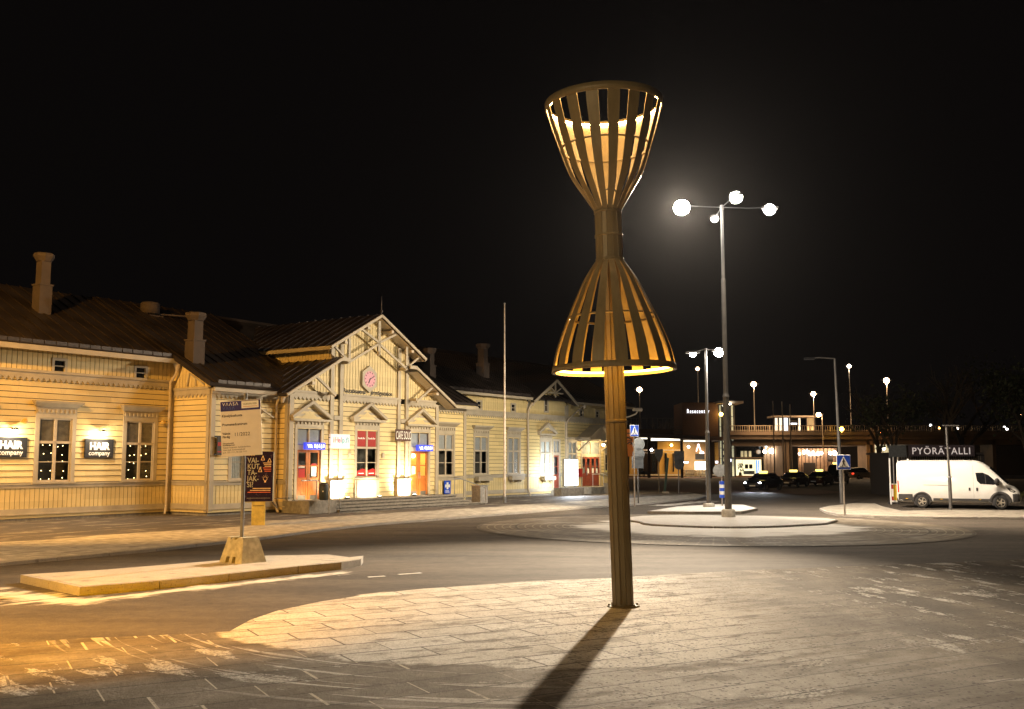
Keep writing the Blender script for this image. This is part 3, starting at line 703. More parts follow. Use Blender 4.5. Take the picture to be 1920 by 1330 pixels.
# ------------------------------------------------------------------ windows
GL = M['glass']
def window(u0, u1, z0, z1, y, hood='flat', rows=(.38, .31, .31), fill='room', lights=False, case=.17, deep=.5, shelf=False):
    c = MB(); d = .06
    c.box(u0 - case, u0, y - d, y + .02, z0 - .02, z1 + .2); c.box(u1, u1 + case, y - d, y + .02, z0 - .02, z1 + .2)
    c.box(u0, u1, y - d, y + .02, z1, z1 + .2); c.box(u0 - case - .05, u1 + case + .05, y - .15, y + .02, z0 - .09, z0 - .022)
    wd = c.build('window', M['trim'], ST)
    s = MB(); m = (u0 + u1) / 2; f = .055
    s.box(u0, u0 + f, y - .01, y + .05, z0, z1); s.box(u1 - f, u1, y - .01, y + .05, z0, z1); s.box(m - .055, m + .055, y - .03, y + .05, z0, z1)
    s.box(u0, u1, y - .02, y + .05, z0 - .02, z0 + f); s.box(u0, u1, y - .01, y + .05, z1 - f, z1)
    H = z1 - z0; z = z0
    for i, r in enumerate(rows[::-1][:-1]):
        z += H * r; t = .05 if i == len(rows) - 2 else .018
        s.box(u0, u1, y - (.03 if i == len(rows) - 2 else .0), y + .04, z - t, z + t)
    s.build('sash', M['sash'], wd)
    g = MB(); g.poly([(u0, y + .015, z0), (u1, y + .015, z0), (u1, y + .015, z1), (u0, y + .015, z1)]); g.build('pane', GL, wd)
    q = MB(); q.box(u0 - .3, u1 + .3, y + deep, y + deep + .02, z0 - .3, z1 + .3); q.box(u0 - .3, u0 - .29, y + .12, y + deep, z0 - .3, z1 + .3); q.box(u1 + .29, u1 + .3, y + .12, y + deep, z0 - .3, z1 + .3)
    q.box(u0 - .3, u1 + .3, y + .12, y + deep, z0 - .3, z0 - .28); q.box(u0 - .3, u1 + .3, y + .12, y + deep, z1 + .28, z1 + .3)
    q.build('interior', M['room'], wd)
    if fill == 'blind' or fill == 'half':
        q = MB(); zb_ = z0 if fill == 'blind' else z0 + H * .6; q.box(u0, u1, y + .045, y + .05, zb_, z1); q.build('roller_blind', M['blind'], wd)
    if fill == 'top':
        q = MB(); q.box(u0, u1, y + .045, y + .05, z0 + H * .63, z1); q.build('roller_blind', M['dimblind'], wd)
    if fill == 'curtain':
        q = MB()
        for k in range(14):
            a = u0 + (u1 - u0) * k / 14; q.add([(a, y + .05, z0), (a + (u1 - u0) / 28, y + .08, z0), (a + (u1 - u0) / 28, y + .08, z1), (a, y + .05, z1)], [(0, 1, 2, 3)])
            q.add([(a + (u1 - u0) / 28, y + .08, z0), (a + (u1 - u0) / 14, y + .05, z0), (a + (u1 - u0) / 14, y + .05, z1), (a + (u1 - u0) / 28, y + .08, z1)], [(0, 1, 2, 3)])
        q.build('curtain', M['curtain'], wd)
    if lights:
        for i in range(4):
            for j in range(5):
                if random.random() < .12: continue
                if not FB: FB.append(fb.build('fairy_bulb', M['fairy'], wd)); o = FB[0]
                else: o = FB[0].copy(); C.objects.link(o); o.parent = wd
                o.location = (u0 + .13 + (u1 - u0 - .26) * (i + .5) / 4 + random.uniform(-.06, .06), y + .08, z0 + .1 + (H * .62 - .1) * j / 4.4 + random.uniform(-.05, .05))
    hd = MB(); a, b_ = u0 - case, u1 + case; zt = z1 + .2
    if hood == 'flat':
        hd.box(a, b_, y - .08, y, zt, zt + .24)
        n = 9
        for k in range(n): hd.box(a + (b_ - a) * (k + .25) / n, a + (b_ - a) * (k + .75) / n, y - .12, y - .08, zt + .02, zt + .16)
        hd.loft([[(a - .02, y - .1, zt + .24), (b_ + .02, y - .1, zt + .24), (b_ + .02, y, zt + .24), (a - .02, y, zt + .24)],
                 [(a - .16, y - .3, zt + .40), (b_ + .16, y - .3, zt + .40), (b_ + .16, y, zt + .40), (a - .16, y, zt + .40)],
                 [(a - .18, y - .32, zt + .48), (b_ + .18, y - .32, zt + .48), (b_ + .18, y, zt + .50), (a - .18, y, zt + .50)]], sm=False)
        hd.build('hood', M['trim'], wd)
    elif hood == 'ped':
        m = (a + b_) / 2; hw = (b_ - a) / 2 + .28; hh = hw * .56
        hd.box(a, b_, y - .07, y, zt, zt + .16)
        for k in range(8): hd.box(a + (b_ - a) * (k + .3) / 8, a + (b_ - a) * (k + .7) / 8, y - .13, y - .07, zt + .03, zt + .14)
        hd.box(m - hw, m + hw, y - .24, y, zt + .18, zt + .30)
        zb_ = zt + .30
        for s_ in (1, -1):
            hd.ext([(m + s_ * (hw + .04), y - .30, zb_), (m, y - .30, zb_ + hh + .03), (m, y - .30, zb_ + hh + .19), (m + s_ * (hw + .1), y - .30, zb_ + .12)], (0, .32, 0))
        hd.ext([(m - hw * .55, y - .05, zb_ + .0), (m + hw * .55, y - .05, zb_), (m, y - .05, zb_ + hh * .58)], (0, .05, 0), 1)
        hd.ext([(m - hw, y - .035, zb_), (m + hw, y - .035, zb_), (m, y - .035, zb_ + hh)], (0, .035, 0), 0)
        hd.build('pediment', [M['trim'], M['yellow']], wd)
    if shelf:
        q = MB(); q.box(u0 - .1, u1 + .1, y - .42, y - .12, z0 - .42, z0 - .16); q.box(u0 + .15, u0 + .22, y - .35, y - .05, z0 - .55, z0 - .42); q.box(u1 - .22, u1 - .15, y - .35, y - .05, z0 - .55, z0 - .42)
        q.build('flower_box', M['trim'], wd)
    return wd
fb = MB(); fb.ball((0, 0, 0), .019, 6, 4)
M['dimblind'] = pmat('dim_blind', (.20, .16, .12), .9, var=.35, scale=2.5)
FB = []; M['fairy'] = emat('fairy_light', (1.0, .72, .3), 9.0)
for k, w_ in enumerate(WIN): window(w_[0], w_[1], w_[2], w_[3], 0, 'flat', fill='top', lights=k >= 2)
window(30.3, 31.7, 1.62, 4.1, -2.5, 'flat', fill='curtain')
window(45.05, 46.4, 1.62, 3.95, -2.5, 'flat', fill='half')
window(51.95, 53.3, 1.62, 4.0, 0, 'flat', fill='half', shelf=True); window(55.7, 57.0, 1.62, 4.0, 0, 'flat', fill='blind', shelf=True)
window(59.75, 61.0, 1.55, 3.85, 0, 'ped', fill='curtain', shelf=True); window(63.45, 64.55, 1.55, 3.85, 0, 'none', fill='curtain'); window(68.95, 69.95, 1.55, 3.85, 0, 'none', fill='half')
pw = window(37.6, 39.1, 1.62, 4.0, -3.2, 'ped', fill='half')
for i, a in enumerate((37.66, 38.42)):
    q = MB(); q.box(a, a + .62, -3.206, -3.196, 3.12, 3.93); q.build('red_poster', M['red'], pw)
    text('poster_lettering', 'Ronda Bar', .125, M['signwhite'], pw, (a + .31, -3.209, 3.53), align='CENTER', ext=.001, off=.004)
    q = MB(); q.ext([(a, -3.206, 1.68), (a + .62, -3.206, 1.68), (a + .62, -3.206, 2.02), (a + .4, -3.206, 2.06), (a, -3.206, 1.94)], (0, .008, 0)); q.box(a + .12, a + .5, -3.2085, -3.206, 1.80, 1.84, 1)
    q.build('red_poster', [M['red'], M['signwhite']], pw)
q = MB(); q.box(37.45, 39.25, -3.30, -3.2, .62, 1.5); q.box(37.55, 37.62, -3.33, -3.3, .62, 1.5); q.box(39.08, 39.15, -3.33, -3.3, .62, 1.5); q.build('window_base_panel', M['sash'], ST)
def attic(u0, u1, z0, z1, y, arch=False):
    c = MB(); k = .11
    c.box(u0 - k, u0, y - .07, y + .02, z0 - k, z1 + k); c.box(u1, u1 + k, y - .07, y + .02, z0 - k, z1 + k); c.box(u0, u1, y - .07, y + .02, z1, z1 + k); c.box(u0, u1, y - .07, y + .02, z0 - k, z0); c.box(u0, u1, y - .04, y + .02, (z0 + z1) / 2 - .02, (z0 + z1) / 2 + .02)
    if arch: c.ext([(u0 - k, y - .07, z1 + k), (u1 + k, y - .07, z1 + k), ((u0 + u1) / 2, y - .07, z1 + .36)], (0, .07, 0))
    wd = c.build('attic_window', M['trim'], ST); g = MB(); g.box(u0, u1, y + .02, y + .03, z0, z1); g.build('pane', M['darkglass'], wd)
for a in ATT: attic(a[0], a[1], 6.02, 6.45, .02)
for a in ((52.2, 52.62), (56.1, 56.5), (65.2, 65.6), (67.6, 68.0)): attic(a[0], a[1], 5.78, 6.2, .02)
attic(60.25, 60.6, 5.95, 6.75, 0, True)

# ------------------------------------------------------------------ doors
def door(u0, u1, y, z0=.64, zd=2.95, zt=3.97, mat_='door', lit=False, ped=True, leaves=2):
    c = MB(); k = .16
    c.box(u0 - k, u0, y - .07, y + .02, z0, zt + .16); c.box(u1, u1 + k, y - .07, y + .02, z0, zt + .16); c.box(u0, u1, y - .07, y + .02, zt, zt + .16); c.box(u0, u1, y - .05, y + .04, zd, zd + .22)
    m = (u0 + u1) / 2; c.box(m - .04, m + .04, y - .04, y + .04, zd + .22, zt)
    fr = c.build('doorway', M['trim'], ST)
    g = MB(); g.poly([(u0, y + .015, zd + .2), (u1, y + .015, zd + .2), (u1, y + .015, zt), (u0, y + .015, zt)]); g.build('pane', GL, fr)
    q = MB(); q.box(u0 - .2, u1 + .2, y + .9, y + .92, z0, zt + .2); q.box(u0 - .2, u0 - .18, y + .13, y + .9, z0, zt + .2); q.box(u1 + .18, u1 + .2, y + .13, y + .9, z0, zt + .2); q.box(u0 - .2, u1 + .2, y + .13, y + .9, zt + .18, zt + .2)
    q.build('interior', M['lobby'] if lit else M['blind'], fr)
    q = MB(); q.box(u0, u1, y + .045, y + .05, zd + .22, zt); q.build('roller_blind', M['blind'], fr)
    w_ = (u1 - u0) / leaves
    for i in range(leaves):
        a, b_ = u0 + i * w_ + .008, u0 + (i + 1) * w_ - .008; l = MB(); zg = z0 + (zd - z0) * .42; f = .13 * min(1, w_ / .75)
        l.box(a, a + f, y, y + .05, z0 + .01, zd); l.box(b_ - f, b_, y, y + .05, z0 + .01, zd); l.box(a + f, b_ - f, y, y + .05, zd - .12, zd); l.box(a + f, b_ - f, y, y + .05, zg - .08, zg + .05)
        l.box(a + f, b_ - f, y + .005, y + .045, zg + (zd - zg) * .42, zg + (zd - zg) * .42 + .06)
        l.box(a + f, b_ - f, y, y + .05, z0 + .01, z0 + .2, 1 if mat_ == 'door' else 0)
        n = 5
        for j in range(n): l.box(a + f + (b_ - a - 2 * f) * j / n + .006, a + f + (b_ - a - 2 * f) * (j + 1) / n - .006, y + .012, y + .04, z0 + .2, zg - .08)
        lf = l.build('door_leaf', [M[mat_], M['pole']], fr)
        g = MB(); g.poly([(a + f, y + .023, zg), (b_ - f, y + .023, zg), (b_ - f, y + .023, zd - .1), (a + f, y + .023, zd - .1)]); g.build('pane', GL, lf)
        hx = b_ - .05 if i % 2 == 0 else a + .05
        h = MB(); h.tube((hx, y - .06, zg - .1), (hx, y - .06, zg + .22), .014, n=6); h.tube((hx, y - .06, zg - .08), (hx, y, zg - .08), .01, n=6); h.tube((hx, y - .06, zg + .2), (hx, y, zg + .2), .01, n=6); h.build('handle', M['steel'], lf)
    if ped:
        a, b_ = u0 - k, u1 + k; hd = MB(); m = (a + b_) / 2; hw = (b_ - a) / 2 + .28; hh = hw * .56; zt += .16
        hd.box(a, b_, y - .07, y, zt, zt + .14)
        for kk in range(8): hd.box(a + (b_ - a) * (kk + .3) / 8, a + (b_ - a) * (kk + .7) / 8, y - .13, y - .07, zt + .02, zt + .12)
        hd.box(m - hw, m + hw, y - .24, y, zt + .16, zt + .27); zb_ = zt + .27
        for s_ in (1, -1): hd.ext([(m + s_ * (hw + .04), y - .30, zb_), (m, y - .30, zb_ + hh + .03), (m, y - .30, zb_ + hh + .19), (m + s_ * (hw + .1), y - .30, zb_ + .12)], (0, .32, 0))
        hd.ext([(m - hw * .55, y - .05, zb_), (m + hw * .55, y - .05, zb_), (m, y - .05, zb_ + hh * .58)], (0, .05, 0), 1)
        hd.ext([(m - hw, y - .035, zb_), (m + hw, y - .035, zb_), (m, y - .035, zb_ + hh)], (0, .035, 0), 0)
        hd.build('pediment', [M['trim'], M['yellow']], fr)
    return fr
M['lobby'] = emat('lit_lobby', (1.0, .55, .12), .55)
d1 = door(33.55, 35.1, -3.2)
for i, (a, z, w_, h, mk) in enumerate(((33.72, 1.66, .42, .42, 'red'), (34.55, 1.72, .32, .48, 'signwhite'), (33.72, 2.13, .4, .1, 'signwhite'), (34.55, 2.22, .32, .09, 'red'))):
    q = MB(); q.box(a, a + w_, -3.19, -3.183, z, z + h); q.build('door_notice', M[mk], d1)
d2 = door(41.75, 43.25, -3.2, lit=True); q = MB(); q.box(41.95, 42.22, -3.19, -3.183, 1.75, 2.15); q.build('door_notice', M['signwhite'], d2)
lampb = MB(); lampb.ball((42.75, -2.6, 2.72), .13); lampb.build('lobby_lamp', emat('lobby_lamp', (1, .62, .18), 14), d2)
d3 = door(61.4, 62.15, 0, .45, 2.85, 3.85, 'reddoor', ped=False, leaves=1)
d4 = door(65.4, 68.1, 0, .6, 2.75, 3.85, 'reddoor', ped=False, leaves=4)
for a in (66.25, 66.95, 67.55): q = MB(); q.box(a, a + .22, -.012, -.004, 1.55, 1.9); q.build('door_notice', M['signwhite'], d4)
q = MB()
for a, b_ in ((65.0, 65.15), (68.35, 68.5)): q.box(a, b_, -1.0, -.86, 3.9, 4.05)
m = 66.75; hw = 2.0; hh = .95; zb_ = 4.05
for s_ in (1, -1): q.ext([(m + s_ * hw, -1.15, zb_), (m, -1.15, zb_ + hh), (m, -1.15, zb_ + hh + .16), (m + s_ * (hw + .1), -1.15, zb_ + .12)], (0, 1.15, 0))
q.ext([(m - hw + .1, -.9, zb_), (m + hw - .1, -.9, zb_), (m, -.9, zb_ + hh - .05)], (0, .06, 0)); q.box(m - hw, m + hw, -1.1, 0, zb_ - .12, zb_)
for a in (64.95, 68.4): q.bar((a, -.95, 3.95), (a, 0, 3.2), .09, .09, up=(1, 0, 0))
q.box(62.95, 64.9, -.35, 0, 4.05, 4.17); q.box(68.6, 70.4, -.35, 0, 4.05, 4.17)
q.build('porch_hood', M['trim'], ST, 'gabled porch hood over the red doors')
# downpipes
def pipe(pts, name='downpipe', r=.06):
    b = MB(); b.path(pts, r, 10)
    for a, c in zip(pts, pts[1:]): b.ball(a, r * 1.02, 8, 6)
    b.lathe([(r, -.3), (.15, -.08), (.17, 0), (.17, .04), (0, .04)], 8, pts[0]); return b.build(name, M['sash'], ST)
pipe([(28.85, -.5, 6.72), (28.85, -.45, 6.3), (28.78, -.16, 5.9), (28.78, -.16, .5), (28.62, -.3, .12)])
pipe([(32.75, -3.05, 5.4), (32.75, -2.75, 5.2), (32.75, -2.68, 5.0), (32.75, -2.68, .6), (32.75, -2.95, .1)])
pipe([(58.0, -.5, 6.5), (57.9, -.2, 5.9), (57.9, -.16, 5.3), (57.9, -.16, .6), (57.9, -.35, .1)])
pipe([(65.0, -.5, 6.6), (63.2, -.25, 5.5), (63.0, -.16, 5.2), (63.0, -.16, .6), (63.0, -.35, .1)])
b = MB(); b.bar((32.55, -3.1, .3), (32.2, -2.6, 1.0), .03, .03); b.tube((32.2, -3.3, .75), (33.3, -3.3, .75), .02, n=6); b.build('bracket', M['black'], ST)
b = MB(); b.bar((30.9, -2.72, 5.2), (32.4, -2.9, 4.4), .05, .05); b.build('bracket', M['trim'], ST)

# clock
b = MB(); cx, cz = CU - .2, 6.55
b.ext([(cx + .62 * math.sin(R(60 * i)), -3.36, cz + .68 * math.cos(R(60 * i))) for i in range(6)], (0, .13, 0))
clockm = emat('clock_face', (.40, .17, .19), .55)
ck = b.build('clock', M['trim'], ST, 'hexagonal wall clock with pink lit face')
b = MB(); b.ext([(cx + .41 * math.sin(R(12 * i)), -3.372, cz + .41 * math.cos(R(12 * i))) for i in range(30)], (0, .01, 0)); b.build('clock_face', clockm, ck)
b = MB()
for i in range(12):
    a = R(30 * i); b.bar((cx + .31 * math.sin(a), -3.376, cz + .31 * math.cos(a)), (cx + .375 * math.sin(a), -3.376, cz + .375 * math.cos(a)), .04, .01)
b.build('hour_mark', M['ink'], ck)
for nm, an, ln, wd in (('hour_hand', 208, .24, .055), ('minute_hand', 62, .34, .036)):
    a = R(an); b = MB(); b.bar((cx - .06 * math.sin(a), -3.385, cz - .06 * math.cos(a)), (cx + ln * math.sin(a), -3.385, cz + ln * math.cos(a)), wd, .012); b.build(nm, M['ink'], ck)
text('name_lettering', 'Rautatieasema', .31, M['ink'], ST, (36.56, -3.24, 5.80), sx=.90, ext=.008, off=.004, space=1.0)
text('name_lettering', 'Järnvägsstation', .31, M['ink'], ST, (38.55, -3.24, 5.80), sx=.90, ext=.008, off=.004, space=1.0)
# platform and steps
PB = MB()
PB.box(34.3, 44.4, -4.28, -3.05, .08, .56); PB.box(32.9, 34.4, -4.28, -3.05, .08, .56)
for k, (z, y0, a1) in enumerate(((.62, -4.35, 44.4), (.485, -4.67, 44.7), (.35, -4.99, 45.0), (.215, -5.31, 45.3))):
    if k: PB.box(34.35, a1 - .04, y0 + .06, -4.2, .06, z - .055)
    x = 34.3 if k else 32.9; L_ = (1.7, 2.1, 1.5, 1.9)[k]
    while x < a1 - .4:
        PB.box(x + .008, min(x + L_, a1) - .008, y0, (y0 + .34 if k else -3.05), z - .06, z); x += L_
steps = PB.build('entrance_steps', M['stone'], ST, 'grey granite platform and steps along the clock gable')
PB = MB(); PB.box(64.2, 68.6, -1.5, 0, .08, .58); PB.box(68.6, 69.1, -1.5, 0, .08, .42); PB.box(69.1, 69.6, -1.5, 0, .08, .25); PB.box(61.0, 63.0, -1.2, 0, .08, .42); PB.box(63.0, 63.4, -1.2, 0, .08, .25)
PB.build('entrance_steps', M['concrete'], ST)
pd = MB()
for u in (35.55, 40.53): pd.box(u, u + 1.02, -3.42, -3.2, .62, 1.42); pd.box(u - .04, u + 1.06, -3.46, -3.2, 1.42, 1.5); pd.build('pilaster_base', M['sash'], ST); pd = MB()
def rail(pts, name='handrail', posts=()):
    b = MB(); b.path(pts, .025, 8)
    for p, zb__ in posts: b.tube(p, (p[0], p[1], zb__), .022, n=8)
    return b
rb = rail([(32.9, -4.25, 1.55), (33.9, -4.25, 1.55), (34.5, -5.1, 1.05), (34.5, -5.1, .3)], posts=(((33.85, -4.25, 1.55), .6),))
rb.build('handrail', M['steel'], ST); rb = rail([(44.0, -4.4, 1.5), (44.3, -4.6, 1.5), (45.2, -5.7, 1.0), (45.2, -5.7, .08)], posts=(((44.1, -4.4, 1.5), .6),)); rb.build('handrail', M['steel'], ST)
rb = rail([(64.4, -1.45, 1.5), (66.1, -1.45, 1.5), (68.6, -1.45, 1.0), (68.6, -1.45, .2)], posts=(((64.5, -1.45, 1.5), .6), ((66.1, -1.45, 1.5), .6))); rb.build('handrail', M['signwhite'], ST)
PB = MB(); PB.box(65.9, 68.2, -2.0, -1.55, .08, .85); PB.build('step_cheek', M['concrete'], ST)
# ------------------------------------------------------------------ things on and around the station
def at_local(u, v, z=0.0): p = Wd(u, v); return (p[0], p[1], z)
# salon signs with their lamps
def salon(u, label):
    t = thing('wall_sign', label, 'sign', at_local(u, -.06, 2.95), SA, 'salon signs on the left wing')
    b = MB(); b.box(-.66, .66, -.05, 0, -.39, .39); b.build('board', M['black'], t)
    b = MB(); b.box(-.64, .64, -.054, -.05, -.37, .37); b.build('panel', M['black'], t)
    text('lettering', 'HAIR', .40, M['signwhite'], t, (0, -.06, -.045), align='CENTER', ext=.004, off=.022, sx=.98, space=1.04)
    text('lettering', 'company', .27, M['signwhite'], t, (0, -.06, -.285), align='CENTER', ext=.004, off=.004, sx=1.0)
    b = MB(); b.tube((0, 0, .72), (0, -.28, .74), .015, n=6); b.lathe([(.02, .06), (.11, .03), (.13, -.03)], 12, (0, -.30, .70)); b.build('lamp_arm', M['black'], t)
    b = MB(); b.ball((0, -.30, .68), .075, 8, 6); b.build('bulb', emat('sign_bulb', (1, .86, .62), 60), t)
    lamp('sign_lamp', 'POINT', (0, -.34, .60), 110, (1, .83, .58), .08, t)
salon(25.42, 'black salon sign between the two leftmost full windows of the station, under a lit lamp')
salon(21.62, 'black salon sign cut by the left edge of the picture, under a lit lamp')
# yellow outdoor wall fittings
for u, z, lb in ((22.05, 3.95, 'small yellow wall lamp left of the first full window'), (28.42, 4.1, 'small yellow wall lamp beside the downpipe in the corner')):
    b = MB(); b.tube((0, 0, 0), (0, -.12, 0), .05, .05, 8); b.ball((0, -.2, .02), .11, 10, 6); o = b.build('wall_lamp', pmat('yellow_fitting', (.6, .38, .08), .5)); o.location = at_local(u, -.04, z); o.rotation_euler = (0, 0, SA)
    tag(o, lb, 'wall lamp', 'round wall lamps on the left wing')
# lit train name plates over the doors
for u, lb in ((34.5, 'lit blue sign with white pictograms over the left orange door'), (42.72, 'lit blue sign with white pictograms over the right orange door')):
    t = thing('lit_sign', lb, 'sign', at_local(u, -3.42, 3.13), SA, 'lit blue signs over the doors')
    b = MB(); b.box(-.64, .64, -.07, .07, -.16, .16); b.build('box', emat('lit_blue', (.03, .05, .75), .9), t)
    text('pictograms', 'VR', .22, emat('lit_white', (.75, .8, 1), 1.6), t, (-.52, -.076, -.08), sx=1.2, off=.006)
    b = MB()
    for k in range(5):
        x = -.05 + k * .145; b.ball((x, -.075, .075), .026, 8, 4); b.box(x - .035, x + .035, -.078, -.07, -.07, .045)
        if k in (1, 3): b.box(x - .05, x + .05, -.078, -.07, -.095, -.075)
    b.build('pictograms', emat('lit_white2', (.75, .8, 1), 1.6), t)
    for x_ in (-.4, .4): b = MB(); b.tube((x_, .07, .1), (x_, .25, .1), .015, n=6); b.build('bracket', M['black'], t)
# shop signs
t = thing('shop_sign', 'white lit shop sign with coloured letters between left door and red window', 'sign', at_local(36.1, -3.5, 3.38), SA)
b = MB(); b.box(-.66, .66, -.05, .05, -.34, .34); b.build('box', emat('lit_panel_white', (.6, .55, .55), .55), t)
x = -.50
for ch, c in zip('iHelp.fi', ((.8, .25, .1), (.85, .35, .35), (.75, .2, .3), (.45, .3, .4), (.1, .45, .5), (.1, .5, .5), (.1, .4, .5), (.1, .4, .5))):
    text('lettering', ch, .36, pmat('print_' + ch, c, .5), t, (x, -.056, -.06), off=.008, ext=.002); x += {'i': .10, 'H': .23, 'e': .19, 'l': .09, 'p': .20, '.': .08, 'f': .115}[ch]
b = MB(); b.box(-.5, .3, -.054, -.05, -.2, -.185); b.build('underline', pmat('pink_line', (.85, .4, .45)), t)
for z_ in (.15, -.2): b = MB(); b.box(-.76, -.66, -.02, .02, z_, z_ + .05); b.build('bracket', M['black'], t)
t = thing('cafe_sign', 'openwork cafe sign of tall dark letters left of the right orange door', 'sign', at_local(40.85, -3.45, 3.78), SA)
b = MB(); b.box(-.62, .62, -.03, -.01, -.3, .3); b.build('board', pmat('rust_backing', (.10, .04, .03), .6), t)
text('lettering', 'CAFE SOLO', .60, M['signwhite'], t, (-.58, -.036, -.21), sx=.40, off=-.004, ext=.008)
b = MB()
for k in range(13): b.box(-.6 + k * .1, -.59 + k * .1, -.04, -.03, -.33 if k % 2 else -.3, .33 if k % 3 else .3)
b.build('fringe', M['black'], t)
for u in (37.05, 39.55):
    b = MB(); b.box(-.1, .1, -.03, 0, -.13, .13); b.box(-.07, .07, -.045, -.03, -.1, .1); o = b.build('notice_plate', M['trim']); o.location = at_local(u, -3.25, 2.72); o.rotation_euler = (0, 0, SA)
    tag(o, 'small square plate on the boards %s of the red poster window' % ('left' if u < 38 else 'right'), 'notice', 'small plates beside the poster window')
# blue notice on posts, right of the steps
t = thing('notice_board', 'blue and white notice board by the handrail right of the steps', 'sign', at_local(45.75, -2.62, .98), SA)
b = MB(); b.box(-.3, .3, -.03, 0, -.38, .36); b.build('board', M['blue'], t); b = MB(); b.box(-.22, .22, -.036, -.03, -.02, .14); b.box(-.08, .08, -.036, -.03, -.12, .26); b.box(-.2, .2, -.036, -.03, -.3, -.27); b.box(-.2, .14, -.036, -.03, -.23, -.2); b.build('symbol', M['signwhite'], t)
t = thing('door_sign', 'red and dark projecting sign behind the tilted information board', 'sign', at_local(29.35, -2.7, 3.1), SA)
b = MB(); b.box(-.02, .5, -.06, 0, -.42, .42); b.build('board', M['ink'], t); b = MB(); b.box(0, .48, -.066, -.06, -.02, .14); b.box(0, .48, -.066, -.06, -.3, -.24); b.build('stripe', M['red'], t)
b = MB(); b.box(-.16, -.02, -.04, -.01, .36, .42); b.box(-.16, -.02, -.04, -.01, -.42, -.36); b.build('bracket', M['black'], t)
# uplights on the platform
for k, (u, tgt) in enumerate(((36.06, 36.06), (41.04, 41.04), (38.35, 38.35))):
    t = thing('uplight', ['lit floor lamp at the foot of the pilasters below the white shop sign', 'lit floor lamp at the foot of the pilasters below the cafe sign', 'lit floor lamp under the red poster window'][k], 'floor lamp', at_local(u, -4.12, .64), SA, 'floor lamps on the station steps')
    b = MB(); b.box(-.09, .09, -.07, .07, 0, .08); b.build('housing', M['black'], t)
    b = MB(); b.box(-.07, .07, -.05, .05, .081, .086); b.build('lens', emat('uplight_lens', (1, .86, .62), 25), t)
    lamp('uplight_lamp', 'SPOT', (0, -.10, .12), (1300, 1150, 330)[k], (1, .84, .58), .05, t, target=(0, .9, .85) if k < 2 else (0, .9, .45), spot=112, blend=1.0)
for k, u in enumerate((34.3, 42.5)):
    p = Wd(u, -3.1); lamp('door_lamp', 'SPOT', at_local(u, -4.0, .68), 110, (1, .72, .35), .06, None, target=(p[0], p[1], 1.25), spot=120, blend=.8)
    b = MB(); b.box(-.12, .12, -.1, .1, 0, .03); o2 = b.build('step_light', M['steel']); o2.location = at_local(u, -4.05, .63); o2.rotation_euler = (0, 0, SA)
    tag(o2, 'flat step light before the %s orange door' % ('left' if k == 0 else 'right'), 'floor lamp', 'step lights')
# porch lamp over the red doors
t = thing('porch_lamp', 'bright warm lamp under the porch gable over the red doors', 'lamp', at_local(66.75, -1.1, 3.72), SA)
b = MB(); b.lathe([(.02, .12), (.16, .02), (.17, -.02)], 12); b.build('shade', M['black'], t); b = MB(); b.ball((0, 0, -.03), .12, 10, 6); b.build('bulb', emat('porch_bulb', (1, .78, .42), 45), t)
lamp('porch_light', 'POINT', (0, -.1, -.2), 260, (1, .72, .36), .1, t)
# white light box
t = thing('light_box', 'glowing white advertising light box on the grey wall beside the red door', 'light box', at_local(60.35, -2.0, .6), SA + R(-12))
b = MB(); b.box(-.72, .72, -.12, .12, .12, 2.0); b.build('frame', M['steel'], t, bevel=.05)
b = MB(); b.box(-.66, .66, -.135, -.12, .17, 1.95); b.build('panel', emat('lightbox_white', (.86, .93, 1), 5.5), t)
b = MB(); b.box(-.5, -.42, -.06, .06, 0, .14); b.box(.42, .5, -.06, .06, 0, .14); b.build('leg', M['steel'], t)
lamp('lightbox_lamp', 'AREA', (0, -.2, 1.05), 260, COOL, 1.3, t, target=(0, -3, .9))
lamp('lightbox_back', 'AREA', (-.1, .2, 1.05), 150, COOL, 1.0, t, target=(-.6, 3, .9))
b = MB(); b.box(-1.5, .8, -.35, .35, 0, .55); o = b.build('low_wall', M['stone']); o.location = at_local(60.6, -2.05, .08); o.rotation_euler = (0, 0, SA - R(12)); tag(o, 'low grey block wall carrying the glowing light box', 'wall')
b = MB(); b.box(-.2, .2, -.16, 0, -.3, .3); b.box(-.16, .16, -.18, -.16, -.02, .02); o = b.build('letter_box', M['red']); o.location = at_local(64.95, -.05, 1.6); o.rotation_euler = (0, 0, SA); tag(o, 'red letter box on the wall left of the red double doors', 'letter box')
t = thing('camera_fixture', 'white security camera on a bent arm at the far end of the station', 'camera', at_local(72.6, -.2, 6.2), SA)
b = MB(); b.path([(-.3, .2, -.3), (0, -.1, -.2), (.3, -.5, .0), (.5, -.6, .3)], .06); b.build('arm', M['signwhite'], t); b = MB(); b.tube((-.1, -.5, .34), (.75, -.75, .36), .14, .16, 10); b.build('housing', M['signwhite'], t)
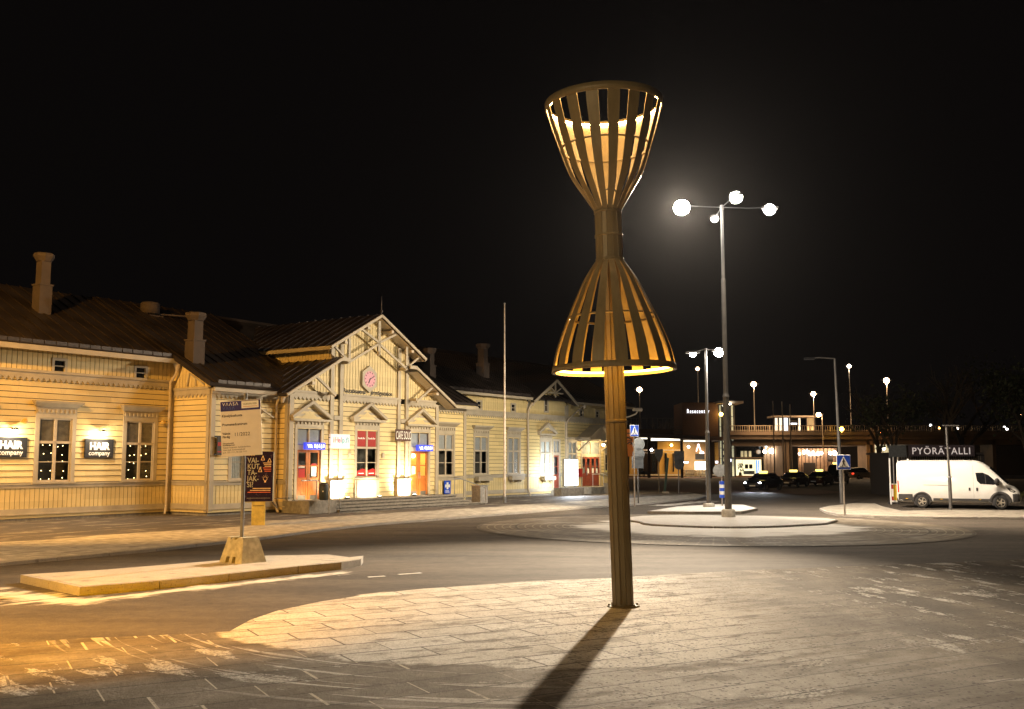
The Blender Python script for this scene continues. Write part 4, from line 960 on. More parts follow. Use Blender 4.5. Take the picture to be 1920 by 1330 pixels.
# litter bins
def bin_round(loc_, label, s=1.0):
    t = thing('litter_bin', label, 'bin', loc_)
    b = MB(); b.lathe([(0, .62), (.17, .62), (.2, .66), (.215, 1.2), (.2, 1.26)], 18); b.build('body', pmat('bin_green_black', (.035, .045, .045), .5), t)
    b = MB(); b.lathe([(.205, 1.26), (.21, 1.34), (.12, 1.40), (0, 1.41)], 18); b.box(-.12, .12, -.235, -.2, 1.24, 1.3); b.build('lid', M['black'], t)
    b = MB(); b.tube((.26, 0, 0), (.26, 0, 1.5), .03, n=8); b.box(.18, .27, -.03, .03, .8, .85); b.build('post', M['steel'], t)
    b = MB(); b.ext([(-.03, -.222, .99), (.03, -.222, .99), (.03, -.222, 1.03), (0, -.222, 1.05), (-.03, -.222, 1.03)], (0, .01, 0)); b.build('badge', M['signwhite'], t)
p = Wd(33.0, -5.55); bin_round((p[0], p[1], .08), 'dark round litter bin on a post beside the left orange door')
q = Wd(45.6, -5.0)
t = thing('utility_box', 'grey metal cabinet at the right end of the station steps', 'cabinet', (q[0], q[1], .08), SA)
b = MB(); b.box(-.35, .35, -.3, .3, .05, .98); b.build('body', pmat('worn_grey', (.22, .21, .2), .6, dirt=(.4, .38, .35), scale=12), t, bevel=.02); b = MB(); b.box(-.38, .38, -.33, .33, .98, 1.04); b.build('lid', M['steel'], t)
b = MB(); b.box(-.95, .8, -.4, .35, 0, .60); o = b.build('stone_block', M['stone'], bevel=.03); q = Wd(33.45, -4.75); o.location = (q[0], q[1], .08); o.rotation_euler = (0, 0, SA); tag(o, 'rough stone block before the left orange door, end of the steps', 'stone block')

# advertising column
p = G(484, 985, .08); AZ = R(10)
t = thing('advertising_pillar', 'backlit advertising pillar with a dark violet poster on a yellow foot', 'advert', (p[0], p[1], .08), AZ)
yb = pmat('yellow_foot', (.55, .45, .14), .5); b = MB(); b.box(-.24, .24, -.12, .12, 0, .92); b.build('foot', yb, t); b = MB(); b.box(-.2, .2, -.126, -.12, .7, .72); b.build('slot', M['ink'], t)
b = MB(); b.box(-.52, .52, -.12, .12, .84, 2.72); b.build('case', pmat('case_cream', (.5, .45, .3), .4), t, bevel=.07)
b = MB(); b.box(-.50, .50, -.145, -.12, .87, 2.70); b.build('front', pmat('poster_violet', (.018, .008, .03), .25), t, bevel=.02)
gw = pmat('poster_grey', (.35, .36, .37), .5); cr = pmat('poster_cream', (.75, .55, .38), .5); rd_ = pmat('poster_red', (.6, .14, .07), .5)
for i, s_ in enumerate(('VAI-', 'KUT-', 'TA-', 'JAK-', 'SI?')): text('poster_words', s_, .27, gw, t, (-.43, -.150, 2.28 - i * .222), ext=.002, off=.004, sx=.82)
text('poster_words', 'Tampiita', .07, cr, t, (-.42, -.15, 2.54), ext=.001, off=.001)
for i in range(6): b = MB(); b.box(.40 - .28 * (.95 - .1 * (i % 3)), .42, -.149, -.145, 2.26 - i * .06, 2.285 - i * .06); b.build('small_print', cr if i < 3 else rd_, t)
for i in range(3): b = MB(); b.box(-.22 - .09 * i, .42, -.149, -.145, 1.33 - i * .07, 1.358 - i * .07); b.build('small_print', cr if i < 2 else rd_, t)
b = MB(); b.box(-.42, .42, -.149, -.145, .985, .995); b.build('small_print', gw, t)
b = MB()
def ring(cx_, cz_, r_, th=.014):
    for k in range(16):
        a0, a1 = 2 * math.pi * k / 16, 2 * math.pi * (k + 1) / 16; b.bar((cx_ + r_ * math.cos(a0), -.149, cz_ + r_ * math.sin(a0)), (cx_ + r_ * math.cos(a1), -.149, cz_ + r_ * math.sin(a1)), th, .004)
ring(.22, 1.70, .07); b.box(.19, .25, -.151, -.147, 1.56, 1.62)
for a in (30, 60, 90, 120, 150): b.bar((.22 + .10 * math.cos(R(a)), -.149, 1.70 + .10 * math.sin(R(a))), (.22 + .13 * math.cos(R(a)), -.149, 1.70 + .13 * math.sin(R(a))), .01, .004)
for cx_, cz_, h in ((.12, 2.46, .16), (.36, 2.38, .13), (.03, 2.04, .18)):
    b.bar((cx_ - .06, -.149, cz_ - h / 2), (cx_, -.149, cz_ + h / 2), .022, .004); b.bar((cx_ + .06, -.149, cz_ - h / 2), (cx_, -.149, cz_ + h / 2), .022, .004); b.bar((cx_ - .07, -.149, cz_ - h / 2), (cx_ + .07, -.149, cz_ - h / 2), .018, .004)
b.build('poster_drawings', cr, t)

# temporary information board on its concrete foot
p = G(453, 1057, .16)
t = thing('concrete_foot', 'yellowish concrete foot with two slots on the kerbed island', 'concrete block', (p[0] - .06, p[1] + .33, .16), R(-38))
b = MB(); W_, D_, H_ = .40, .34, .56
def fr(x0, x1, z0, z1):   # slice of the tapered block
    def hw(z): return W_ - (W_ - .27) * z / H_
    def hd(z): return D_ - (D_ - .21) * z / H_
    rs_ = []
    for z in (z0, z1):
        a, c = max(-1, x0) * hw(z), min(1, x1) * hw(z); rs_.append([(a, -hd(z), z), (c, -hd(z), z), (c, hd(z), z), (a, hd(z), z)])
    b.loft(rs_, sm=False)
fr(-1, -.48, 0, .14); fr(-.18, .10, 0, .14); fr(.40, 1, 0, .14); fr(-1, 1, .14, H_ - .05); fr(-1, -.62, H_ - .05, H_); fr(-.4, -.15, H_ - .05, H_); fr(.25, 1, H_ - .05, H_)
conc = pmat('yellowed_concrete', (.46, .42, .30), .9, var=.22, scale=7, bump=.6, dirt=(.28, .24, .15))
b.build('block', conc, t)
t2 = thing('information_board', 'tilted white information board with a dark blue header on a steel post', 'sign', (p[0] - .10, p[1] + .33, .16 + .50), R(-6))
b = MB(); b.tube((0, 0, 0), (-.0, 0, 3.3), .042, n=14); b.build('post', M['steel'], t2)
b = MB(); b.tube((0, 0, .0), (0, 0, .04), .09, n=12); b.build('collar', M['ink'], t2)
bd = thing('board', None, None); bd.parent = t2; bd.location = (-.06, -.06, 2.50); bd.rotation_euler = (0, R(-3.6), 0)
b = MB(); b.box(-.475, .475, -.012, 0, -.63, .63); b.build('panel', pmat('board_white', (.72, .68, .62), .45, var=.03), t2)
pn_ = [o for o in kids(t2) if o.name.startswith('panel')][0]
pn_.location = bd.location; pn_.rotation_euler = bd.rotation_euler; bpy.data.objects.remove(bd)
b = MB(); b.box(-.465, .465, -.016, -.012, .40, .62); b.build('header', M['navy'], pn_)
b = MB(); b.box(.03, .43, -.019, -.016, .445, .605); b.build('header_box', M['signwhite'], pn_)
text('header_lettering', 'VΛΛSΛ', .10, M['signwhite'], pn_, (-.42, -.018, .525), ext=.001, space=1.3)
text('header_lettering', 'VΛSΛ', .10, pmat('faint_blue', (.07, .12, .38)), pn_, (-.42, -.018, .43), ext=.001, space=1.3)
text('header_lettering', 'VAASAN VESI', .055, M['ink'], pn_, (.06, -.021, .52), ext=.0005); b = MB(); b.box(.06, .40, -.0205, -.019, .475, .485); b.build('header_line', pmat('orange_line', (.5, .2, .05)), pn_)
for s_, z, sz in (('Kävelykeskusta', .27, .078), ('Promenadcentrum', .07, .078), ('Valmis', -.13, .07), ('Färdig', -.205, .07)): text('board_lettering', s_, sz, M['ink'], pn_, (-.44, -.013, z), ext=.0008, off=.002)
text('board_lettering', '11/2022', .115, M['ink'], pn_, (-.17, -.013, -.175), ext=.0008)
for s_, z in (('Yhteyshenkilö', -.345), ('Kontaktperson', -.385)): text('board_lettering', s_, .046, M['ink'], pn_, (-.44, -.013, z), ext=.0005, off=.001)
for s_, z in (('Vaasan kaupunki, kuntatekniikka', -.44), ('Vasa stad, kommunteknik', -.495), ('puh. 325 1111, 06 325 1111', -.55)): text('board_lettering', s_, .05, M['ink'], pn_, (-.44, -.013, z), ext=.0003)

# flagpole
p = G(946, 943, .08)
t = thing('flagpole', 'tall slender white flagpole before the grey right wing', 'flagpole', (p[0], p[1], .08)); b = MB(); b.tube((0, 0, 0), (0, 0, 11.4), .075, .035, 12); b.build('mast', pmat('pole_white', (.62, .56, .5), .45), t); b = MB(); b.ball((0, 0, 11.44), .06, 8, 6); b.build('finial', M['steel'], t)
b = MB(); b.tube((0, 0, 0), (0, 0, .35), .10, n=12); b.build('foot', M['steel'], t)
# ------------------------------------------------------------------ hourglass light sculpture
SX, SY = 1.85, 17.21
SCU = thing('light_sculpture', 'tall leaning bronze light sculpture, two lit slatted baskets joined at a narrow neck', 'sculpture', (SX, SY, 0), rot=(0, R(-1.62), 0))
def bronze(nm='bronze_brown_metal', k_=1.0):
    t = MT(nm); n = t.noise(scale=2.5, detail=5); x, y, z = t.obj()
    st = t.noise(t.vec(x * 16.0, y * 16.0, z * .7), 1.0, 4)
    c = t.mix((n * .5 + st * .6 - .1).clamp(), (.15 * k_, .105 * k_, .045 * k_), (.36 * k_, .265 * k_, .125 * k_)); t.color(c); t.rough(.5); t.b.inputs['Metallic'].default_value = .1
    t.bump(st, .15, .004); return t.m
BZ = bronze(); BP = bronze('dark_bronze_post', .66)  # the post uses a darker copy of the same bronze
def frus(b, r0, r1, z0, z1, n=12, **k): b.lathe([(r0, z0), (r1, z1)], n, sm=False, **k)
b = MB(); n = 12
for z0, z1, r0, r1 in ((0, 3.05, .178, .176), (3.06, 5.82, .174, .172)):
    rg = []
    b.lathe([(r0 * .9, z0 - .005), (r0 + .004, z0 + .01), (r0 + .004, z0 + .05), (r0 * .9, z0 + .06)], 36)
    for z, r in ((z0, r0), (z1, r1)):
        ring_ = []
        for i in range(n):
            a = 2 * math.pi * i / n
            ring_.append((r * math.cos(a - .2), r * math.sin(a - .2), z)); ring_.append((r * math.cos(a + .2), r * math.sin(a + .2), z)); ring_.append(((r - .016) * math.cos(a + math.pi / n), (r - .016) * math.sin(a + math.pi / n), z))
        rg.append(ring_)
    b.loft(rg, sm=False)
b.build('pole', BP, SCU)
b = MB(); b.lathe([(0, .025), (.27, .025), (.28, .0)], 24, sm=False)
for k in range(8): b.tube((.235 * math.cos(k * .785), .235 * math.sin(k * .785), .02), (.235 * math.cos(k * .785), .235 * math.sin(k * .785), .055), .016, n=6); b.build('base_collar', BZ, SCU)
b = MB(); rg = []
for z in (5.80, 6.74):
    ring_ = []
    for i in range(16):
        a = 2 * math.pi * i / 16
        ring_.append((.232 * math.cos(a - .16), .232 * math.sin(a - .16), z)); ring_.append((.232 * math.cos(a + .16), .232 * math.sin(a + .16), z)); ring_.append((.222 * math.cos(a + math.pi / 16), .222 * math.sin(a + math.pi / 16), z))
    rg.append(ring_)
b.loft(rg, sm=False)
for z in (5.86, 6.28, 6.70): b.lathe([(.225, z - .02), (.243, z - .02), (.243, z + .02), (.225, z + .02)], 32)
b.build('neck', BZ, SCU)
LED = emat('warm_led_strip', (1.0, .64, .27), 105); LED2 = emat('amber_led_strip', (1.0, .50, .07), 34)
def rad(prof, z):
    for (r0, z0), (r1, z1) in zip(prof, prof[1:]):
        if z0 <= z <= z1:
            t_ = (z - z0) / (z1 - z0); return r0 + (r1 - r0) * t_
    return prof[-1][0]
def smooth(prof, k=28):   # monotone-ish resample by Catmull-Rom
    out = []; m = len(prof)
    for i in range(m - 1):
        p0 = prof[max(0, i - 1)]; p1 = prof[i]; p2 = prof[i + 1]; p3 = prof[min(m - 1, i + 2)]
        for j in range(k // (m - 1) + 1):
            t_ = j / (k // (m - 1) + 1)
            out.append(tuple(.5 * ((2 * p1[q]) + (-p0[q] + p2[q]) * t_ + (2 * p0[q] - 5 * p1[q] + 4 * p2[q] - p3[q]) * t_ ** 2 + (-p0[q] + 3 * p1[q] - 3 * p2[q] + p3[q]) * t_ ** 3) for q in (0, 1)))
    out.append(prof[-1]); return out
UP_ = smooth([(.232, 6.72), (.39, 6.98), (.64, 7.40), (.83, 7.96), (.935, 8.3), (1.02, 8.64)])
LO_ = smooth([(1.045, 3.98), (.965, 4.33), (.785, 4.81), (.60, 5.22), (.44, 5.55), (.232, 5.86)])
def cage(prof, z_ring, hoop, up, w_neck=.078, w_ring=.205):
    zn, zr_ = (prof[0][1], prof[-1][1]) if up else (prof[-1][1], prof[0][1])
    for k in range(17):
        a = 2 * math.pi * k / 17 + R(83.9 if up else 80.9); ca, sa = math.cos(a), math.sin(a); rings_ = []
        for r, z in prof:
            t_ = abs(z - zn) / abs(zr_ - zn); w_ = w_neck + (w_ring - w_neck) * min(1, t_ * 1.15) ** .8; h = w_ / 2; th = .010
            pt = lambda rr, s: (rr * ca - s * sa, rr * sa + s * ca, z)
            rings_.append([pt(r, -h), pt(r, h), pt(r - th, h), pt(r - th, -h)])
        b = MB(); b.loft(rings_, sm=False); b.build('slat', BZ, SCU)
    rr = rad(prof, z_ring) if up else prof[0][0]
    R0 = prof[-1][0] if up else prof[0][0]; Z0 = prof[-1][1] if up else prof[0][1]
    b = MB()
    if up: b.lathe([(R0 - .03, Z0 - .05), (R0 - .012, Z0 - .10), (R0 + .002, Z0 - .10), (R0 + .016, Z0 + .03), (R0 - .03, Z0 + .03), (R0 - .03, Z0 - .05)], 64)
    else: b.lathe([(R0 - .05, Z0 - .05), (R0 + .016, Z0 - .05), (R0 + .006, Z0 + .05), (R0 - .012, Z0 + .05), (R0 - .05, Z0 - .05)], 64)
    b.build('ring', BZ, SCU)
    b = MB()
    if up: b.lathe([(R0 - .033, Z0 - .035), (R0 - .06, Z0 - .035), (R0 - .06, Z0 - .06), (R0 - .033, Z0 - .06), (R0 - .033, Z0 - .035)], 64)
    else: b.lathe([(R0 - .055, Z0 + .03), (R0 - .10, Z0 + .03), (R0 - .10, Z0 - .0), (R0 - .055, Z0 - .0), (R0 - .055, Z0 + .03)], 64)
    b.build('light_strip', LED if up else LED2, SCU)
    rh = rad(sorted(prof, key=lambda q: q[1]), hoop)
    b = MB(); b.lathe([(rh - .03, hoop - .018), (rh - .012, hoop - .018), (rh - .010, hoop + .018), (rh - .03, hoop + .018), (rh - .03, hoop - .018)], 64); b.build('hoop', BZ, SCU)
cage(UP_, 8.64, 7.84, True); cage(LO_, 3.98, 4.86, False)
b = MB(); b.lathe([(.0, 6.75), (.2, 6.75), (.2, 6.8), (0, 6.8)], 12); b.path([(.12, -.1, 6.8), (.16, -.15, 7.0), (.08, -.18, 7.1), (-.05, -.18, 7.05), (-.1, -.1, 6.9)], .012, 6); b.build('cable', M['black'], SCU)

# ------------------------------------------------------------------ street lighting masts
def head(parent, p, yaw, power, col, strength=80, tilt=0, spot=None, size=.28, tgt=None, glow=.2):
    b = MB(); c, s = math.cos(yaw), math.sin(yaw)
    q = lambda x, y, z: (p[0] + x * c - y * s, p[1] + x * s + y * c, p[2] + z)
    L_, W_ = size * 1.25, size * .62
    b.loft([[q(-L_, -W_ * .5, .05), q(-L_, W_ * .5, .05), q(-L_, W_ * .5, -.02), q(-L_, -W_ * .5, -.02)], [q(0, -W_, .09), q(0, W_, .09), q(0, W_, -.03), q(0, -W_, -.03)], [q(L_, -W_ * .8, .06), q(L_, W_ * .8, .06), q(L_, W_ * .8, -.03), q(L_, -W_ * .8, -.03)]], sm=False)
    h = b.build('lamp_head', M['pole'], parent)
    b = MB(); b.ball((p[0], p[1], p[2] - .06), glow, 14, 8, sz=.9); ln = b.build('lens', emat('lens_%s_%d' % (parent.name, strength), col, strength), h)
    if power:
        if spot: lamp('street_light', 'SPOT', (p[0], p[1], p[2] - .06 - glow * .7), power, col, .25, parent, target=tgt, spot=spot, blend=.7)
        else: lamp('street_light', 'AREA', (p[0], p[1], p[2] - .08 - glow * .7), power, col, .5, parent)
    return h
p = G(1366, 969, .10)
T = thing('mast_light', 'tallest mast with four bright floodlights on crossed arms, on the round island', 'street lamp', (p[0], p[1], 0))
b = MB(); b.tube((0, 0, .1), (0, 0, 5.2), .15, .13, 16); b.tube((0, 0, 5.2), (0, 0, 10.2), .105, .095, 16); b.tube((0, 0, 10.2), (0, 0, 13.35), .075, .06, 14); b.tube((0, 0, 5.15), (0, 0, 5.3), .15, .11, 16); b.tube((0, 0, 10.15), (0, 0, 10.27), .1, .08, 14); b.tube((0, 0, 13.3), (0, 0, 13.5), .09, .07, 12)
b.build('mast', M['pole'], T)
b = MB(); b.lathe([(0, .42), (.24, .42), (.29, .36), (.30, .0)], 16); b.build('foot', M['concrete'], T)
HP = []
for (x, y, dz) in ((1278, 387, 0), (1443, 391, 0), (1340, 408, 1.5), (1380, 368, -1.5)):
    X, Z = AT(x, y, p[1] + dz); HP.append((X - p[0], dz, Z))
b = MB()
for h in HP: b.path([(0, 0, 13.4), (h[0] * .55, h[1] * .55, 13.4 + (h[2] - 13.4) * .8), (h[0], h[1], h[2] + .05)], .022, 8)
b.build('arm', M['black'], T)
KEY = 56000
tg = lambda x, y, z=0: (x - p[0], y - p[1], z)
head(T, HP[0], math.atan2(HP[0][1], HP[0][0]), 0, (1, .93, .82), 300, glow=.36)
lamp('flood_light', 'SPOT', (HP[0][0] - .05, HP[0][1] - .45, HP[0][2] - .1), KEY, (1, .82, .60), .28, T, target=tg(-2.2, 14.2), spot=52, blend=.8)
head(T, HP[1], math.atan2(HP[1][1], HP[1][0]), 0, (1, .93, .82), 160, glow=.26)
lamp('flood_light', 'SPOT', (HP[1][0], HP[1][1] - .3, HP[1][2] - .3), 21000, WARMW, .25, T, target=tg(24, 47), spot=105, blend=.9)
head(T, HP[2], math.atan2(HP[2][1], HP[2][0]), 0, (1, .93, .82), 60, glow=.17)
lamp('flood_light', 'SPOT', (HP[2][0] - .1, HP[2][1], HP[2][2] - .25), 3500, WARMW, .25, T, target=tg(-6, 46, 0.0), spot=80, blend=.8)
head(T, HP[3], math.atan2(HP[3][1], HP[3][0]), 0, (1, .93, .82), 160, glow=.27)
lamp('flood_light', 'SPOT', (HP[3][0], HP[3][1] - .1, HP[3][2] - .35), 3200, WARMW, .25, T, target=tg(7, 36), spot=140, blend=.9)
p = G(1329, 951, .12)
T = thing('mast_light', 'mid height mast with two floodlights, behind the tallest mast', 'street lamp', (p[0], p[1], 0))
b = MB(); b.tube((0, 0, .1), (0, 0, 3.9), .12, .105, 14); b.tube((0, 0, 3.9), (0, 0, 8.2), .08, .06, 14); b.tube((0, 0, 3.85), (0, 0, 4.0), .12, .09, 14); b.build('mast', M['pole'], T)
b = MB(); b.lathe([(0, .32), (.26, .32), (.3, .26), (.3, 0)], 14); b.build('foot', M['concrete'], T)
HH = []
for x, y in ((1299, 662), (1348, 659)): X, Z = AT(x, y, p[1]); HH.append((X - p[0], 0, Z))
b = MB()
for h in HH: b.path([(0, 0, 8.15), (h[0], 0, h[2] + .04)], .03, 8)
b.build('arm', M['pole'], T)
head(T, HH[0], math.pi, 0, (1, .92, .8), 90, glow=.17); head(T, HH[1], 0, 900, (1, .92, .8), 150, glow=.25)
lamp('flood_light', 'SPOT', (HH[0][0] - .2, -.3, HH[0][2] - .3), 6500, (1, .80, .54), .2, T, target=(-14 - p[0], 50 - p[1], 2.5), spot=96, blend=.5)
lamp('flood_light', 'SPOT', (HH[0][0] - .2, .3, HH[0][2] - .3), 6500, (1, .84, .62), .2, T, target=(-1 - p[0], 68 - p[1], .6), spot=54, blend=.6)

def street_lamp(x, y, ybase, Y, label, col=(1, .72, .42), power=0, glow=.35, strength=40, arm=0, group='street lamps along the bridge', r=.09, z0=None):
    X, Z = AT(x, y, Y); zb_ = AT(x, ybase, Y)[1] if z0 is None else z0
    t = thing('street_lamp', label, 'street lamp', (X + arm, Y, zb_), group=group)
    b = MB(); b.tube((0, 0, 0), (0, 0, Z - zb_), r, r * .6, 8)
    if arm: b.path([(0, 0, Z - zb_), (-arm * .5, 0, Z - zb_ + .12), (-arm, 0, Z - zb_ + .1)], r * .5, 6)
    b.build('post', M['pole2'], t)
    head(t, (-arm, 0, Z - zb_), 0, power, col, strength, size=glow * 1.5, glow=glow)
    return t
M['pole2'] = pmat('pale_pole', (.36, .31, .26), .5, .2)
# ------------------------------------------------------------------ vehicles
def wheel(parent, x, y, r=.36, w=.24, side=-1, alloy=True):
    b = MB(); prof = [(r * .62, -w / 2), (r * .93, -w / 2), (r, -w * .32), (r, w * .32), (r * .93, w / 2), (r * .62, w / 2)]
    n = 24; vs = []
    for rr, yy in prof:
        for i in range(n): a = 2 * math.pi * i / n; vs.append((rr * math.cos(a), yy, rr * math.sin(a)))
    m = len(prof)
    b.add(vs, [(j * n + i, j * n + (i + 1) % n, (j + 1) * n + (i + 1) % n, (j + 1) * n + i) for j in range(m - 1) for i in range(n)], 0, True)
    wh = b.build('wheel', M['rubber'], parent); wh.location = (x, y, r)
    b = MB(); yy = side * w * .42
    b.tube((0, yy + side * .01, 0), (0, yy - side * .04, 0), r * .16, n=12)
    for k in range(5):
        a = 2 * math.pi * k / 5; b.bar((r * .1 * math.cos(a), yy, r * .1 * math.sin(a)), (r * .6 * math.cos(a), yy + side * .0, r * .6 * math.sin(a)), r * .2, .035, up=(0, 1, 0))
    vs = [(q * math.cos(2 * math.pi * i / n), yy, q * math.sin(2 * math.pi * i / n)) for q in (r * .56, r * .66) for i in range(n)]
    b.add(vs, [(i, (i + 1) % n, n + (i + 1) % n, n + i) for i in range(n)])
    b.build('rim', M['alloy'] if alloy else M['steel'], wh)
    b = MB(); b.tube((0, yy - side * .07, 0), (0, yy - side * .08, 0), r * .62, n=20); b.build('brake', M['ink'], wh)
    return wh

def van(loc_, rz):
    """high roofed panel van; x forward, seen side = -y"""
    t = thing('panel_van', 'long high-roofed white panel van parked behind the snowy verge', 'van', loc_, rz)
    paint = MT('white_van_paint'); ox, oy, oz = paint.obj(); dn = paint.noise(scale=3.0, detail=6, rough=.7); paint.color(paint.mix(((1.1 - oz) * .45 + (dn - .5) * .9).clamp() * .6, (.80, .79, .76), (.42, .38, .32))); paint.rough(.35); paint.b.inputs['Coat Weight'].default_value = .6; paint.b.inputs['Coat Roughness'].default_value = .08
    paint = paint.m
    # stations: x, z_bottom, z_top, half width low, half width top, roof rounding
    S = [(0.00, .50, 2.30, .96, .84, .08), (0.06, .36, 2.42, 1.01, .88, .12), (0.25, .30, 2.46, 1.02, .90, .14), (.8, .30, 2.47, 1.02, .90, .14), (1.6, .30, 2.47, 1.02, .90, .14), (2.6, .30, 2.47, 1.02, .90, .14), (3.6, .30, 2.47, 1.02, .90, .14), (4.05, .30, 2.45, 1.02, .89, .14),
         (4.35, .30, 2.33, 1.02, .88, .16), (4.65, .30, 2.12, 1.02, .86, .16), (5.0, .30, 1.78, 1.01, .86, .16), (5.35, .30, 1.42, 1.0, .86, .12), (5.55, .30, 1.24, .99, .84, .08), (5.8, .30, 1.12, .96, .80, .08), (5.98, .32, .98, .88, .72, .1), (6.08, .38, .80, .74, .6, .08)]
    rings_ = []
    for x, zb_, zt, wl, wt, rd in S:
        H_ = zt - zb_; half = [(wl * .9, zb_), (wl, zb_ + .10), (wl, zb_ + min(.75, H_ * .45)), (wl - (wl - wt) * .25, zb_ + H_ * .62), (wt + .02, zt - rd), (wt - rd * .35, zt - rd * .3), (wt - rd, zt)]
        rings_.append([(x, -y, z) for y, z in half] + [(x, 0, zt + .02)] + [(x, y, z) for y, z in reversed(half)])
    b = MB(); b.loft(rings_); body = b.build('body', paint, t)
    def hw(x, z):   # half width of the body skin at x,z
        for a, c in zip(S, S[1:]):
            if a[0] <= x <= c[0]:
                k = (x - a[0]) / (c[0] - a[0]); zb_, zt, wl, wt, rd = [a[i] + (c[i] - a[i]) * k for i in range(1, 6)]
                H_ = zt - zb_; pts = [(zb_, wl * .9), (zb_ + .10, wl), (zb_ + min(.75, H_ * .45), wl), (zb_ + H_ * .62, wl - (wl - wt) * .25), (zt - rd, wt + .02), (zt - rd * .3, wt - rd * .35), (zt, wt - rd)]
                for (z0, w0), (z1, w1) in zip(pts, pts[1:]):
                    if z0 <= z <= z1: return w0 + (w1 - w0) * (z - z0) / max(1e-6, z1 - z0)
                return pts[0][1] if z < zb_ else pts[-1][1]
        return .8
    def panel(pts, name, m, out=.012, both=True, sub=6):
        for s_ in ((-1, 1) if both else (-1,)):
            b = MB(); n = len(pts); dense = []
            for i in range(n):
                a, c = pts[i], pts[(i + 1) % n]
                for k in range(sub): dense.append((a[0] + (c[0] - a[0]) * k / sub, a[1] + (c[1] - a[1]) * k / sub))
            cx_ = sum(q[0] for q in dense) / len(dense); cz_ = sum(q[1] for q in dense) / len(dense)
            vs = [(cx_, s_ * (hw(cx_, cz_) + out), cz_)]
            for f_ in (.5, 1.0):
                vs += [(cx_ + (x - cx_) * f_, s_ * (hw(cx_ + (x - cx_) * f_, cz_ + (z - cz_) * f_) + out), cz_ + (z - cz_) * f_) for x, z in dense]
            vs += [(x, s_ * (hw(x, z) - .01), z) for x, z in dense]
            m_ = len(dense); fs_ = [(0, 1 + i, 1 + (i + 1) % m_) for i in range(m_)]
            fs_ += [(1 + m_ * j + i, 1 + m_ * (j + 1) + i, 1 + m_ * (j + 1) + (i + 1) % m_, 1 + m_ * j + (i + 1) % m_) for j in range(2) for i in range(m_)]
            b.add(vs, fs_, 0, False); b.build(name, m, t)
    trimb = pmat('van_black_trim', (.035, .033, .032), .6)
    panel([(3.98, 1.84), (4.35, 1.84), (4.62, 1.72), (5.06, 1.30), (4.85, 1.24), (4.2, 1.27), (4.05, 1.42)], 'side_window', M['darkglass'])
    panel([(4.42, 1.80), (4.45, 1.80), (4.49, 1.27), (4.45, 1.27)], 'window_bar', trimb, .018)
    panel([(1.85, .52), (5.0, .52), (5.0, .40), (1.85, .40)], 'side_moulding', trimb, .025, sub=8)
    panel([(.08, .72), (.8, .72), (.82, .40), (.2, .34), (.08, .42)], 'rear_moulding', trimb, .02)
    panel([(1.38, 1.205), (2.78, 1.19), (2.78, 1.175), (1.38, 1.19)], 'door_rail', M['ink'], .014)
    for x in (3.62, 3.99): panel([(x, 1.08), (x + .09, 1.08), (x + .09, .92), (x, .92)], 'door_handle', M['ink'], .03)
    for x in (3.86, 2.78): panel([(x, 2.2), (x + .012, 2.2), (x + .012, .55), (x, .55)], 'door_gap', pmat('shut_line', (.3, .3, .29)), .004)
    for x in (.45, 2.2, 4.1): panel([(x, .50), (x + .11, .50), (x + .11, .46), (x, .46)], 'side_marker', pmat('amber_lens', (.7, .4, .03), .3), .034)
    panel([(.04, 1.42), (.10, 1.42), (.12, .80), (.05, .80)], 'tail_light', pmat('red_lens', (.5, .03, .02), .25), .02)
    # windscreen and headlights
    b = MB(); ws = []
    for x, zt, w_ in ((4.66, 2.10, .80), (5.0, 1.785, .83), (5.35, 1.43, .85), (5.50, 1.30, .84)):
        ws.append([(x + .02, -w_, zt - .03), (x + .05, -w_ * .6, zt + .04), (x + .06, 0, zt + .055), (x + .05, w_ * .6, zt + .04), (x + .02, w_, zt - .03)])
    b.loft(ws, closed=False, cap=False); b.build('windscreen', M['darkglass'], t)
    panel([(5.42, 1.12), (5.60, 1.08), (5.88, .92), (5.80, .84), (5.62, .90)], 'headlight_surround', M['ink'], .014)
    panel([(5.60, 1.04), (5.80, .94), (5.76, .88), (5.64, .92)], 'headlight', pmat('lamp_chrome', (.7, .68, .62), .2, .5), .02)
    panel([(5.72, .78), (6.02, .80), (6.06, .42), (5.74, .36)], 'bumper', trimb, .03)
    b = MB(); b.ball((5.02, -1.12, 1.38), .13, 10, 8, sz=1.5); b.bar((5.0, -1.0, 1.32), (5.02, -1.12, 1.32), .06, .06); b.build('mirror', trimb, t)
    b = MB(); b.ball((5.02, 1.12, 1.38), .13, 10, 8, sz=1.5); b.build('mirror', trimb, t)
    # wheel arches and wheels
    for x in (1.28, 5.14):
        for s_ in (-1, 1):
            b = MB(); N = 20; vs = []; r0, r1 = .40, (.50 if x < 3 else .54)
            for i in range(N + 1):
                a = math.pi * i / N
                for rr, yy in ((r0, s_ * .98), (r0, s_ * 1.045), (r1, s_ * 1.035), (r1 + .02, s_ * 1.0)): vs.append((x + rr * math.cos(a), yy, .34 + rr * math.sin(a) * 1.0))
            b.add(vs, [(4 * i + j, 4 * (i + 1) + j, 4 * (i + 1) + j + 1, 4 * i + j + 1) for i in range(N) for j in range(3)], 0, True)
            b.build('wheel_arch', trimb, t)
            b = MB(); b.ext([(x + .41 * math.cos(math.pi * i / 16), s_ * 1.022, .34 + .41 * math.sin(math.pi * i / 16)) for i in range(17)] + [(x - .41, s_ * 1.022, .2), (x + .41, s_ * 1.022, .2)], (0, -s_ * .06, 0)); b.build('wheel_well', M['ink'], t)
            wheel(t, x, s_ * .99, .345, .22, s_)
    b = MB(); b.box(-.02, .06, -.9, .9, .35, .5); b.build('rear_bumper', trimb, t)
